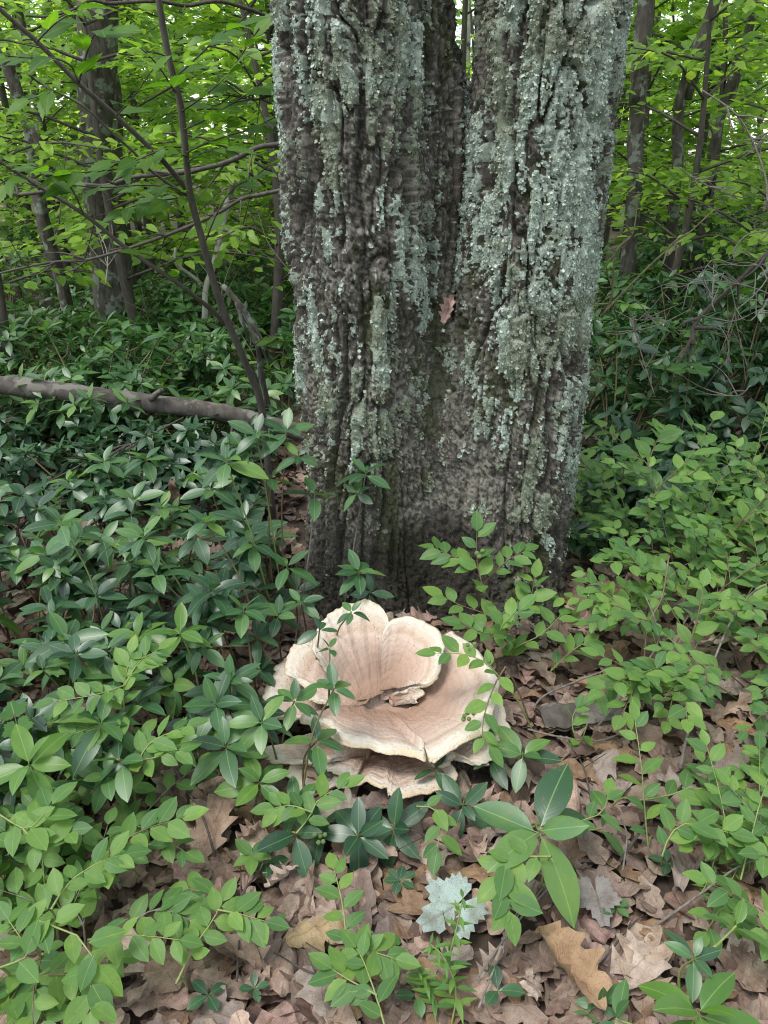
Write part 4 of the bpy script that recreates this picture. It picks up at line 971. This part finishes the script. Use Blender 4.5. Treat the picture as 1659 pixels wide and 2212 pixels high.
W([(640, 1800, .10, 84, 4, 'laurel_dark')], 'dark laurel shoot with one long drooping leaf before the fungus', None)
W([(1130, 1630, .13, 78, 6, 'laurel')], 'laurel shoot with an eaten leaf beside the right lower fungus tier', None, lean=(.06, .05), mat=M_GSTEM)
W([(938, 1660, .10, 55, 4, 'laurel_dark')], 'small dark laurel shoot between the tiers of the fungus', None, lean=(.03, -.05))
W([(1060, 1640, .09, 62, 5, 'laurel_dark')], 'low dark laurel shoot under the outer fungus tier', None, lean=(.05, 0))
W([(722, 1487, .33, 56, 7, 'laurel'), (712, 1400, .36, 36, 4, 'laurel')], 'laurel shoot rising in front of the pale fungus cap', None, lean=(-.06, -.10))
W([(759, 1322, .36, 36, 5, 'laurel')], 'small laurel sprig held over the back lobe of the fungus', None, lean=(-.10, .16))
W([(690, 1360, .32, 44, 4, 'laurel_dark')], 'laurel sprig touching the left back lobe of the fungus', None, lean=(-.08, .10))
W([(636, 1515, .24, 58, 7, 'laurel')], 'laurel shoot across the left fungus lobe', None, lean=(-.06, -.04))
W([(684, 1600, .20, 62, 5, 'laurel'), (676, 1650, .15, 50, 2, 'laurel_dark')], 'laurel shoot with upright leaves before the lower fungus tiers', None, lean=(-.06, -.05))
W([(497, 1468, .26, 66, 7)], 'laurel shoot with broad glossy whorl among pale blueberry beside fungus', None)
W([(466, 1522, .24, 76, 8)], 'full laurel whorl with long leaves between fungus and blueberry', None)
W([(488, 1612, .20, 82, 8)], 'laurel whorl with one hanging yellow-green leaf beside the fungus', None)
W([(389, 1366, .33, 66, 8, 'laurel_bright')], 'bright fresh laurel whorl on a tall stem in the laurel bed', None, lean=(.02, -.02), mat=M_GSTEM)
W([(440, 1345, .26, 62, 7, 'laurel_dark')], 'dark laurel whorl behind the bright fresh whorl', None)
W([(92, 1446, .28, 48, 6)], 'pale-topped laurel whorl at the edge of the laurel bed', None)
W([(62, 1650, .30, 92, 7, 'laurel_bright')], 'bright broad-leaved laurel whorl beside the maple seedling', None, mat=M_GSTEM)
W([(229, 1402, .28, 56, 7)], 'laurel whorl on a short stem amid the laurel bed', None)
W([(130, 1128, .50, 70, 6)], 'tall laurel whorl with long level leaves above the laurel bed', None, lean=(.10, -.03), mat=M_GSTEM)
W([(308, 1160, .46, 58, 9), (250, 1175, .42, 50, 6)], 'laurel shoot with two full whorls above the laurel bed', None, lean=(.15, 0), mat=M_GSTEM)
W([(444, 1127, .52, 54, 7), (420, 1150, .46, 40, 4)], 'laurel shoot on a red stem with open whorl below the log', None, lean=(.12, 0), mat=M_RSTEM)
W([(337, 1240, .38, 68, 4)], 'laurel shoot with four wide leaves held level on a red stem', None, lean=(.18, .02), mat=M_RSTEM)
W([(488, 995, .66, 72, 8), (418, 1022, .60, 52, 5)], 'tall laurel with yellow-green stems and level whorls beside the oak', None, lean=(.08, .03), mat=M_GSTEM)
W([(554, 938, .72, 60, 7), (520, 965, .68, 55, 6)], 'tallest laurel whorl against the log beside the oak', None, lean=(.03, .02), mat=M_GSTEM)
W([(620, 930, .72, 62, 6), (645, 985, .66, 42, 5)], 'laurel shoot touching the oak with upper and lower whorls', None, lean=(-.03, .03), mat=M_RSTEM)
W([(585, 1030, .58, 46, 6)], 'laurel whorl between the oak and the tall laurel', None)
W([(680, 1066, .52, 58, 5)], 'laurel shoot bent against the oak bark', None, lean=(-.05, -.1), mat=M_TWIG)
W([(790, 1022, .56, 54, 6), (770, 1065, .50, 42, 5)], 'laurel sprig standing in front of the oak bark', None, lean=(-.12, -.06), mat=M_TWIG)
W([(620, 1222, .32, 56, 5)], 'laurel shoot with four leaves at the mossy oak foot', None)
W([(775, 1235, .34, 56, 9), (800, 1280, .28, 50, 5, 'laurel_dark')], 'fresh laurel cluster at the oak foot behind the fungus', None, lean=(-.06, .03), mat=M_GSTEM)
W([(545, 1175, .38, 50, 7)], 'laurel whorl over the open litter beside the oak', None)
W([(600, 1330, .24, 55, 7)], 'laurel whorl behind the left fungus lobe', None)
W([(555, 1375, .22, 52, 7, 'laurel_dark')], 'dark laurel whorl behind and beside the left fungus lobe', None)
W([(650, 1300, .26, 48, 6)], 'laurel shoot with a nibbled leaf near the mossy oak foot', None)
W([(1500, 2070, .20, 66, 6), (1590, 2000, .2, 80, 4, 'laurel_bright')], 'laurel shoot on a pale bent stem over the tan litter', None, lean=(.05, -.05), mat=M_GSTEM)
W([(1510, 2185, .19, 135, 7, 'laurel_bright'), (1330, 2200, .1, 90, 4)], 'bright laurel shoot with big leaves rising at the litter edge', None, lean=(-.03, -.06), mat=M_GSTEM)
W([(1300, 2170, .06, 55, 4)], 'low laurel seedling beneath the bright large laurel shoot', None)
rs = random.Random(33); done = 0
while done < 150:     # the laurel bed
    y = rs.uniform(1.22, 2.75); x = -rs.uniform(.16, .64) * (y + .35)
    if (x - FC.x) ** 2 + (y - FC.y) ** 2 < .36 ** 2 or (x > -.45 and y > 2.3) or (y < 1.45 and x > -.55): continue
    h = rs.uniform(.10, .30) * (.7 + .25 * y); pl = Plant(); tip = Vector((x, y, gz(x, y) + h)); L = rs.uniform(.078, .118)
    base = Vector((x + rs.uniform(-.12, .12), y + rs.uniform(-.08, .1), 0)); base.z = gz(base.x, base.y)
    S = spline([base - Vector((0, 0, .02)), base * .5 + tip * .5 + Vector((rs.uniform(-.03, .03), .01, .03)), tip], 8); pl.stem(S, .004, .0026)
    mk = rs.choices(('laurel', 'laurel_dark', 'laurel_bright'), (6, 5, 1))[0]
    whorl(pl, tip, (rs.uniform(-.35, .35), rs.uniform(-.45, .15), 1), L, rs.randint(6, 9), mk)
    if rs.random() < .7:
        b = Vector(S[4]); e = b + Vector((rs.uniform(-.12, .12), rs.uniform(-.1, .06), rs.uniform(.02, .09))); pl.stem([b, (b + e) / 2, e], .003, .002)
        whorl(pl, e, (rs.uniform(-.5, .5), rs.uniform(-.6, .2), 1), L * .9, rs.randint(5, 7), mk if mk != 'laurel_bright' else 'laurel')
    done += 1
    far = y > 2.1
    tone = {'laurel': 'mid-green', 'laurel_dark': 'dark', 'laurel_bright': 'fresh bright'}[mk]; tw = 'two whorls' if len(pl.stems) > 1 else 'a single whorl'
    pl.build('laurel_shoot', base, f'{tone} glossy laurel shoot with {tw} in the ' + ('shaded bed below the log' if far else 'bed beside the fungus'), 'shrub', f'{tone} laurel shoots with {tw}, ' + ('below the log' if far else 'beside the fungus'), rs.choice((M_LSTEM, M_RSTEM, M_GSTEM)))

# ------------------------------------------------------------------ blueberry shoots
M_BERRY = stem_material('berry_skin', (.16, .26, .07), (.26, .36, .12), .45, 30)
def berry_mesh():
    V, F = [], []
    for i, ph in enumerate(np.linspace(-90, 90, 7)):
        for a in range(8): V.append((math.cos(R(ph)) * math.cos(a * .785) + 1e-4 * a, math.cos(R(ph)) * math.sin(a * .785), math.sin(R(ph)) - (.25 if ph > 85 else 0)))
    for i in range(6):
        for a in range(8): F.append((i * 8 + a, i * 8 + (a + 1) % 8, (i + 1) * 8 + (a + 1) % 8, (i + 1) * 8 + a))
    return mesh('berry', np.array(V), np.array(F), None, None, M_BERRY)
BERRY = berry_mesh()
def sprig(pl, pts, L, n, matk='blueberry', r0=.0022, r1=.0009, bare=.15, shape='blueberry'):
    S = spline(pts, 16); pl.stem(S[::3], r0, r1, 5)
    for k in range(n):
        t = bare + (1 - bare) * (k + .5) / n; i = min(14, int(t * 15)); f = t * 15 - i
        p = Vector(S[i] * (1 - f) + S[min(15, i + 1)] * f); d = Vector(S[min(15, i + 1)] - S[max(0, i - 1)]).normalized()
        side = d.cross(Vector((0, -.25, 1)))
        side = side.normalized() * (1 if k % 2 else -1) if side.length > .05 else Vector((1 if k % 2 else -1, 0, 0))
        dr = d * U_(.45, .9) + side * U_(.55, 1.0) + Vector((0, U_(-.2, .05), U_(-.22, .22)))
        l = L * U_(.75, 1.15) * (1 - .25 * abs(t - .6))
        pl.leaf(shape, matk, frame(p, dr, (U_(-.35, .35), U_(-.55, .1), 1), l, U_(-.3, .3)))
    d = Vector(S[-1] - S[-2]); pl.leaf(shape, matk, frame(Vector(S[-1]), d, (U_(-.2, .2), -.2, 1), L * U_(.8, 1)))
    return S
def blue(lines, Lp, label, group=None, root=None, n=None, berries=None, matk='blueberry', mat=M_GSTEM):
    """lines: lists of (u, v, z); the first one starts at the rooted end"""
    pl = Plant(); first = [G(*p) for p in lines[0]]
    b = first[0].copy(); b = Vector((b.x + (root[0] if root else U_(-.05, .05)), b.y + (root[1] if root else .06), 0)); b.z = gz(b.x, b.y) - .01
    if first[0].z > .03: pl.stem(spline([b, b * .4 + first[0] * .6 + Vector((0, .01, .015)), first[0]], 6), .0028, .0022, 5)
    else: b = first[0].copy()
    for l in lines:
        pts = [G(*p) for p in l]; ln = sum((pts[i + 1] - pts[i]).length for i in range(len(pts) - 1)); L = px(pts[0], Lp) * 1.3
        sprig(pl, pts, L, n or max(4, int(ln / (L * .42))), matk, bare=.08)
    r = pl.build('blueberry_shoot', b, label, 'shrub', group, mat)
    for (u, v, z) in berries or []:
        p = G(u, v, z); s = px(p, 5.2); obj('berry', BERRY, r, Matrix.Translation(p - b) @ Matrix.Rotation(U_(-.6, .6), 4, 'X') @ Matrix.Diagonal((s, s, s, 1)))
    return r
blue([[(20, 2015, .22), (100, 1988, .24), (200, 2050, .24), (196, 2110, .21), (196, 2180, .19)]], 62, 'blueberry shoot with a drooping tip over the tan litter', n=11)
blue([[(110, 1965, .20), (150, 1905, .21), (215, 1862, .22), (262, 1848, .22)]], 54, 'blueberry shoot pointing back toward the laurel bed', n=8)
blue([[(190, 2030, .17), (255, 2020, .19), (320, 2022, .19), (385, 2030, .18)]], 50, 'blueberry shoot with narrow leaves over the litter', n=8)
blue([[(250, 1870, .12), (295, 1838, .14), (350, 1815, .15), (400, 1840, .15)]], 44, 'blueberry sprig beside the standing tan oak leaf', n=8)
blue([[(380, 2125, .12), (420, 2045, .15), (455, 1995, .16), (480, 1950, .17)], [(470, 1965, .17), (520, 1975, .17), (572, 1990, .16)]], 50, 'forked blueberry shoot lying over open tan litter', n=8)
blue([[(490, 1930, .10), (450, 1928, .11), (410, 1920, .11)]], 46, 'short blueberry sprig over the open tan litter', n=5)
blue([[(748, 2055, .13), (745, 1990, .15), (735, 1930, .17), (722, 1880, .18)], [(748, 2050, .13), (800, 2055, .14), (850, 2070, .14)]], 48, 'upright blueberry shoot with paired leaves amid open litter', n=8)
blue([[(835, 2230, .12), (812, 2150, .14), (785, 2075, .15), (770, 2050, .15)], [(815, 2150, .14), (760, 2120, .14), (720, 2095, .14)]], 56, 'blueberry shoot with large pale leaves at the litter edge', n=8)
blue([[(640, 1800, .12), (668, 1765, .14), (690, 1725, .16), (740, 1700, .17)], [(675, 1755, .15), (630, 1740, .16), (595, 1745, .15)]], 46, 'pale blueberry sprig with green berries below the fungus rim', n=7, berries=[(680, 1803, .13), (688, 1820, .13), (698, 1818, .13), (692, 1806, .12), (702, 1803, .13)])
blue([[(1190, 1850, .20), (1140, 1850, .20), (1095, 1862, .20), (1082, 1885, .19), (1092, 1925, .18), (1100, 1965, .17)]], 58, 'blueberry shoot hooked downward from the large laurel shoot', n=12)
blue([[(900, 1742, .12), (942, 1748, .13), (950, 1790, .12), (945, 1830, .10)]], 46, 'small blueberry sprig below the lower fungus tier', n=6)
blue([[(1180, 1800, .19), (1250, 1775, .20), (1300, 1755, .21), (1312, 1720, .22)]], 46, 'pale blueberry tips over the largest laurel leaves', n=6)
blue([[(1400, 1830, .05), (1392, 1740, .14), (1385, 1650, .22), (1372, 1560, .28)]], 44, 'straight upright blueberry shoot over the litter', n=10)
blue([[(1430, 1850, .14), (1450, 1800, .18), (1490, 1778, .20), (1572, 1798, .20)]], 50, 'blueberry shoot with fresh tips over shaded litter', n=9)
blue([[(1600, 1900, .12), (1620, 1820, .18), (1640, 1740, .22), (1660, 1680, .24)]], 48, 'blueberry shoot beside the pale bent laurel stem', n=10)
blue([[(1370, 1730, .10), (1440, 1720, .12), (1500, 1700, .14), (1560, 1720, .14)]], 46, 'blueberry shoot lying level over shaded litter', n=9)
blue([[(1085, 1470, .22), (1050, 1432, .27), (1000, 1412, .30), (945, 1412, .30)]], 42, 'blueberry sprig with berries reaching over the fungus rim', n=8, root=(.12, .0), berries=[(1010, 1393, .32), (1025, 1391, .32), (1048, 1424, .27), (1056, 1428, .27)])
blue([[(1092, 1440, .24), (1068, 1480, .24), (1050, 1530, .23), (1040, 1580, .20), (1055, 1610, .18)]], 40, 'berried blueberry sprig hanging down the outer fungus rim', n=9, root=(.10, .02), berries=[(1003, 1546, .22), (1010, 1540, .22), (1013, 1553, .21), (1023, 1541, .22), (1001, 1554, .21)], mat=M_RSTEM)
blue([[(1075, 1330, .12), (1045, 1270, .26), (1030, 1215, .34), (1030, 1150, .42)], [(1035, 1230, .32), (985, 1205, .34), (940, 1185, .35)], [(1045, 1260, .26), (1090, 1215, .32), (1130, 1190, .34)]], 40, 'blueberry shoot with berries against the dark oak foot', n=8, berries=[(1030, 1195, .37), (1042, 1190, .37), (1035, 1202, .37), (1055, 1200, .36)], mat=M_RSTEM)
blue([[(1120, 1400, .06), (1100, 1360, .14), (1060, 1330, .18), (1000, 1310, .20), (960, 1290, .22)], [(1100, 1360, .14), (1140, 1310, .20), (1155, 1250, .28)], [(1100, 1365, .14), (1060, 1370, .18), (1000, 1350, .20)]], 42, 'blueberry shoot with fresh leaves at the oak foot behind fungus', n=9, mat=M_RSTEM)
blue([[(1085, 1420, .05), (1110, 1400, .12), (1170, 1370, .18), (1210, 1330, .20)], [(1110, 1400, .12), (1080, 1360, .2), (1120, 1320, .25)]], 44, 'blueberry shoot crowding the back right fungus lobe', n=8)
blue([[(1190, 1450, .06), (1230, 1410, .12), (1260, 1390, .14)]], 40, 'small fresh blueberry sprig over litter by the oak foot', n=6)
blue([[(1270, 1560, .05), (1250, 1610, .10), (1235, 1560, .16), (1245, 1530, .19)]], 30, 'thin young blueberry seedling over the bark chip', n=6)
blue([[(273, 1584, .20), (268, 1530, .26), (268, 1479, .31), (282, 1413, .36)], [(270, 1480, .31), (210, 1500, .32), (120, 1515, .32)], [(270, 1480, .31), (300, 1430, .35), (340, 1405, .36)], [(270, 1540, .26), (230, 1560, .27), (160, 1585, .27)]], 44, 'branching pale blueberry shoot standing over the laurel bed', n=10)
blue([[(270, 1640, .22), (320, 1640, .24), (385, 1620, .25)], [(300, 1640, .23), (330, 1600, .26), (400, 1570, .28)]], 46, 'pale blueberry shoot under the branching blueberry', n=8)
blue([[(0, 1760, .22), (60, 1790, .24), (110, 1740, .26)], [(50, 1790, .24), (95, 1830, .22), (80, 1700, .25)]], 60, 'blueberry shoot with broad leaves at the bed edge', n=7)
blue([[(0, 2090, .20), (60, 2060, .22), (20, 1990, .24)]], 60, 'blueberry shoot with blue-green leaves at the bed edge', n=7)
# the tall arching shoot beside the oak
blue([[(1420, 1260, .10), (1405, 1150, .28), (1400, 1090, .38), (1430, 1045, .45), (1480, 1000, .52), (1540, 910, .62)], [(1425, 1050, .44), (1400, 1005, .48), (1380, 985, .50), (1320, 935, .54), (1270, 915, .56)], [(1400, 1000, .48), (1420, 950, .54), (1440, 930, .56)], [(1450, 1030, .47), (1500, 1020, .50), (1530, 960, .56)]], 42, 'tallest blueberry shoot arching in front of dark laurel', n=9, mat=M_RSTEM)
BB = 'blueberry shrubs beside the oak'
rs = random.Random(71)
def blueberry_bush(x, y, h, L, ns, label, group, seed, matk='blueberry', spread=.32):
    r = random.Random(seed); pl = Plant(); b = Vector((x, y, gz(x, y)))
    for s in range(ns):
        a = r.uniform(0, 6.28); sp = spread * r.uniform(.4, 1.1); hh = h * r.uniform(.6, 1.1)
        t = b + Vector((sp * math.cos(a), sp * math.sin(a) - .04, hh)); m = b * .5 + t * .5 + Vector((r.uniform(-.03, .03), 0, .05))
        S = sprig(pl, [b, m, t], L, r.randint(6, 9), matk, .0026, .0009, .35)
        for q in range(r.randint(1, 3)):
            p = Vector(S[r.randint(6, 12)]); aa = a + r.uniform(-1.4, 1.4); ll = r.uniform(.08, .2)
            e = p + Vector((ll * math.cos(aa), ll * math.sin(aa) - .03, ll * r.uniform(-.05, .6))); sprig(pl, [p, (p + e) / 2 + Vector((0, 0, .012)), e], L * .95, r.randint(4, 7), matk, .0014, .0008)
    lab = f'{size(h, .2, .32)} {label} closest to {near(x, y)}'
    return pl.build('blueberry_shrub', b, lab, 'shrub', lab , random.choice((M_RSTEM, M_TWIG, M_GSTEM)))
n = 0
while n < 50:
    y = rs.uniform(1.45, 3.0); x = rs.uniform(.28, .66) * (y + .3)
    if (x - FC.x) ** 2 + (y - FC.y) ** 2 < .50 ** 2 or (x < .80 and y > 2.15) or (y < 1.75 and x < .60): continue
    f = y > 2.2; n += 1
    if not f and rs.random() < .35: continue
    blueberry_bush(x, y, rs.uniform(.24, .50) if f else rs.uniform(.14, .34), rs.uniform(.052, .070), rs.randint(2, 4),
        'leafy blueberry shrub in the stand' if f else 'leafy blueberry shrub over shaded litter', BB if f else 'blueberry shrubs beside the fungus', 900 + n)
for n in range(12):  # bottom left stand
    y = rs.uniform(.92, 1.45); x = -rs.uniform(.40, .66) * (y * .9 + .35)
    blueberry_bush(x, y, rs.uniform(.10, .22), rs.uniform(.056, .072), rs.randint(2, 3), 'spreading blueberry shrub at the litter edge', 'blueberry shrubs at the litter edge', 1000 + n, spread=.20)
for n in range(9):   # bottom right
    y = rs.uniform(.98, 1.5); x = rs.uniform(.50, .66) * (y * .9 + .35)
    blueberry_bush(x, y, rs.uniform(.08, .18), rs.uniform(.04, .055), 2, 'sparse blueberry shrub by the bright large laurel', 'blueberry shrubs by the bright laurel', 1100 + n, spread=.14)

# ------------------------------------------------------------------ small herbs and seedlings
def rosette(u, v, Lp, n, label, group=None, z=.055, matk='laurel_dark', shape='rosette', lift=12):
    p = G(u, v, z); pl = Plant(); L = px(p, Lp); b = Vector((p.x, p.y + .01, gz(p.x, p.y)))
    pl.stem([b - Vector((0, 0, .01)), p], .0018, .0012)
    a0 = U_(0, 6.28)
    for k in range(n):
        a = a0 + k * 6.283 / n + U_(-.25, .25); e = R(lift + U_(-8, 14)); d = Vector((math.cos(a) * math.cos(e), math.sin(a) * math.cos(e), math.sin(e)))
        pl.leaf(shape, matk, frame(p, d, (-.2 * math.cos(a), -.2 * math.sin(a), 1), L * U_(.85, 1.15)))
    return pl.build('seedling', b, label, 'seedling', group, M_GSTEM)
rosette(862, 1902, 36, 6, 'dark glossy seedling with round leaves on open litter below fungus')
rosette(450, 2150, 52, 4, 'dark three-leaved seedling with broad leaves on tan litter')
rosette(550, 2135, 36, 4, 'small dark seedling on the litter between blueberry shoots')
rosette(545, 1850, 48, 5, 'seedling with pale paired leaves in front of the dark laurel', z=.08, matk='blueberry', shape='blueberry')
rosette(575, 1865, 46, 4, 'dark seedling under the drooping laurel leaf')
rosette(1330, 1960, 38, 4, 'seedling with round bright leaves beside the grey leaf', matk='laurel')
rosette(1440, 1865, 40, 4, 'dark seedling on litter behind the grey leaf')
rosette(1075, 2140, 55, 3, 'seedling with two dark curved leaves beside the herb', matk='laurel_dark')
rosette(900, 2150, 46, 4, 'round-leaved seedling at the foot of the herb', matk='laurel')
rosette(600, 1985, 22, 2, 'tiny bright seedling on the open litter', matk='laurel_bright')
rosette(1270, 2190, 36, 3, 'small pointed seedling near the bright laurel shoot', matk='laurel', shape='herb')
def herb(stems, Lp, label):
    pl = Plant(); b = G(*stems[0][0]); b.z = gz(b.x, b.y)
    for l in stems:
        pts = [G(*p) for p in l]; S = spline(pts, 12); pl.stem(S, .0022, .0012)
        for k in range(2, 12):
            p = Vector(S[k]); L = px(p, Lp) * (1.05 - .045 * k); a = (k % 2) * 1.57 + U_(-.3, .3)
            for s in (0, math.pi):
                e = R(U_(0, 35)); d = Vector((math.cos(a + s) * math.cos(e), math.sin(a + s) * math.cos(e), math.sin(e))); pl.leaf('herb', 'blueberry', frame(p, d, (0, 0, 1), L * U_(.8, 1.1)))
    return pl.build('leafy_herb', b, label, 'herb', None, M_GSTEM)
herb([[(960, 2170, .03), (965, 2090, .10), (985, 2010, .17), (1000, 1940, .23)], [(975, 2215, .03), (985, 2140, .09), (960, 2070, .15), (930, 2040, .17)], [(955, 2190, .03), (925, 2130, .08), (905, 2100, .11)]], 58, 'green herb with pointed paired leaves beside the pale maple leaf')
herb([[(120, 2200, .02), (130, 2150, .06), (115, 2100, .09)], [(150, 2200, .02), (165, 2160, .06), (180, 2120, .08)], [(100, 2200, .02), (85, 2165, .05), (70, 2130, .08)]], 34, 'fine-leaved herb clump under the blueberry stand')
herb([[(1500, 1960, .02), (1530, 1900, .07), (1545, 1850, .12)], [(1540, 1960, .02), (1580, 1900, .08), (1600, 1860, .12)]], 34, 'fine-leaved herb clump beside the pale bent laurel stem')
def maple_seedling(u, v, z, Lp, n, label):
    p = G(u, v, z); pl = Plant(); b = Vector((p.x + .01, p.y + .02, gz(p.x, p.y))); L = px(p, Lp)
    pl.stem(spline([b, (b + p) / 2 + Vector((.01, 0, 0)), p], 6), .002, .0014)
    for k in range(n):
        a = k * 6.28 / n + U_(-.3, .3) - 1.2; e = p + Vector((math.cos(a), math.sin(a), .25)) * L * .35; pl.stem([p, e], .001, .0008)
        pl.leaf('maple', 'maple', frame(e, (math.cos(a), math.sin(a), -.1), (0, -.25, 1), L * U_(.8, 1.1)))
    return pl.build('maple_seedling', b, label, 'seedling', None, M_RSTEM)
maple_seedling(35, 1560, .28, 75, 2, 'maple seedling with a lobed pale green leaf in the laurel bed')
maple_seedling(1490, 800, .62, 62, 4, 'maple seedling with bright lobed leaves in the dark laurel')
maple_seedling(860, 2050, .05, 40, 2, 'tiny maple seedling on the open tan litter')

# lichened stick and bark chip on the floor
bare_branch('short standing stick with pale lichen in the laurel bed', [([(335, 1400), (325, 1470), (318, 1540), (312, 1600)], 1.85, 1.8, .010, .012)], M_TRUNK, name='lichened_stick', seed=61, cat='stick', rough=.4)
bare_branch('grey weathered stick standing beside the dark laurel whorl', [([(480, 1325), (472, 1360), (465, 1400)], 2.05, 2.0, .008, .010)], M_TWIG, name='weathered_stick', seed=62, cat='stick', rough=.4)
for k, (l, z0, z1, lab) in enumerate([
    ([(1395, 1290), (1415, 1340), (1420, 1390), (1370, 1470), (1290, 1570)], .30, .06, 'long bare grey stem curving up beside the oak foot'),
    ([(1445, 1200), (1430, 1290), (1400, 1350), (1390, 1440), (1380, 1530)], .34, .06, 'slim brown stem rising through the blueberry stand'),
    ([(1655, 1265), (1620, 1285), (1580, 1340), (1545, 1420), (1490, 1570), (1470, 1660)], .36, .06, 'stout bent grey stem rising through the blueberry stand'),
    ([(1330, 1440), (1250, 1470), (1180, 1500), (1150, 1530)], .08, .06, 'thin pale twig lying over shaded litter beside the fungus'),
    ([(1350, 1580), (1290, 1600), (1200, 1590), (1140, 1575)], .06, .06, 'pale dry twig lying level over the bark chip'),
    ([(0, 1812), (90, 1805), (170, 1800), (210, 1830), (260, 1920)], .16, .05, 'grey bowed dead stem arching over the blueberry stand'),
    ([(370, 1650), (400, 1700), (440, 1770), (465, 1850)], .16, .05, 'thin dark stem leaning beside the standing tan leaf'),
    ([(560, 1700), (590, 1730), (600, 1735)], .10, .06, 'short red twig beside the lower fungus tiers'),
    ([(580, 1840), (560, 1880), (530, 1920), (500, 1970)], .08, .05, 'dark twig lying across open litter'),
    ([(1480, 1690), (1410, 1760), (1360, 1830), (1340, 1860)], .12, .05, 'brown woody stem leaning over shaded litter'),
    ([(1650, 1850), (1590, 1875), (1500, 1940), (1400, 2010)], .14, .05, 'long thin pale stem lying across the litter near the laurel')]):
    p0 = [G(u, v, z0 + (z1 - z0) * i / (len(l) - 1)) for i, (u, v) in enumerate(l)]
    V, F = branch_mesh([(p0, .0022, .0042 if k in (2, 9) else .003)], 6, .2, k)
    root = empty('dead_stem', p0[-1], lab, 'stem'); obj('wood', mesh('wood', V - np.array(p0[-1]), F, None, None, (M_TWIG, M_RSTEM, M_TWIG, M_TWIG, M_TWIG, M_TWIG, M_TWIGD, M_RSTEM, M_TWIGD, M_TWIGD, M_TWIG)[k]), root)
gxx, gyy = np.meshgrid(np.linspace(-1, 1, 26), np.linspace(-1, 1, 14), indexing='ij')
P2 = np.stack([gxx.ravel() * .11, gyy.ravel() * .045 * (1 + .25 * vn(np.stack([gxx.ravel() * 4, gyy.ravel() * 0, gxx.ravel() * 0], 1), 3)), 0 * gxx.ravel()], 1)
top = P2.copy(); top[:, 2] = .018 - .02 * gyy.ravel() ** 2 + .006 * fbm(P2 * np.array([18, 70, 1]), 3, 5); bot = P2.copy(); bot[:, 2] = top[:, 2] - .010
i, j = np.meshgrid(np.arange(25), np.arange(13), indexing='ij'); a = (i * 14 + j).ravel(); Fq = np.stack([a, a + 14, a + 15, a + 1], 1); m = len(P2)
rim = [(k * 14, (k + 1) * 14) for k in range(25)] + [(k * 14 + 13, (k + 1) * 14 + 13) for k in range(25)] + [(k, k + 1) for k in range(13)] + [(25 * 14 + k, 25 * 14 + k + 1) for k in range(13)]
Fq = np.vstack([Fq, Fq[:, ::-1] + m, np.array([(x, y, y + m, x + m) for x, y in rim])])
p = G(1250, 1540, .055)
tag(obj('bark_chip', mesh('bark_chip', np.vstack([top, bot]), Fq, None, None, M_LOG), None, Matrix.Translation(p) @ Matrix.Rotation(R(8), 4, 'Z')), 'flat grey bark chip lying on the litter beside the fungus', 'bark')
# moss cushion at the oak foot
p = G(655, 1262, .04); th = np.random.uniform(0, 6.28, 2600); rr = np.sqrt(np.random.rand(2600))
q = np.stack([p.x + .13 * rr * np.cos(th), p.y + .04 + .085 * rr * np.sin(th), .065 * (1 - rr ** 2) + .02 * np.random.rand(2600)], 1)
d = np.random.normal(0, .35, (2600, 3)) + np.array([0, -.2, 1]); d /= np.linalg.norm(d, axis=1)[:, None]; s = np.cross(d, np.random.normal(0, 1, (2600, 3))); s /= np.linalg.norm(s, axis=1)[:, None]
V = np.stack([q - s * .0016 - d * .006, q + s * .0016 - d * .006, q + d * np.random.uniform(.008, .018, 2600)[:, None]], 1).reshape(-1, 3)
t = NT('moss'); M_MOSS = t.out(t.n('BsdfPrincipled', {'Base Color': t.ramp(t.attr('rnd'), [(0, (.045, .065, .012)), (1, (.11, .135, .03))]), 'Roughness': .9}).outputs[0])
th2 = np.linspace(0, 6.283, 24, endpoint=False); dome = np.vstack([np.stack([p.x + .13 * f * np.cos(th2), p.y + .04 + .085 * f * np.sin(th2), 0 * th2 + .065 * (1 - f * f)], 1) for f in (1, .8, .55, .3, .02)])
k = np.arange(24); Fd = np.vstack([np.stack([i * 24 + k, i * 24 + (k + 1) % 24, (i + 1) * 24 + (k + 1) % 24, (i + 1) * 24 + k], 1) for i in range(4)])
mo = empty('moss_cushion', (p.x, p.y + .04, 0), 'dark green moss cushion at the foot of the oak', 'moss'); o3 = np.array([p.x, p.y + .04, 0])
obj('mound', mesh('mound', dome - o3, Fd, None, {'rnd': np.full(len(dome), .1)}, M_MOSS), mo)
tag(obj('moss_tips', mesh('moss_tips', V - o3, np.arange(7800).reshape(-1, 3), None, {'rnd': np.repeat(np.random.rand(2600), 3)}, M_MOSS, False), mo), kind='stuff')
print('objects', len(bpy.data.objects), 'tris', sum(len(m.polygons) * 2 for m in bpy.data.meshes))
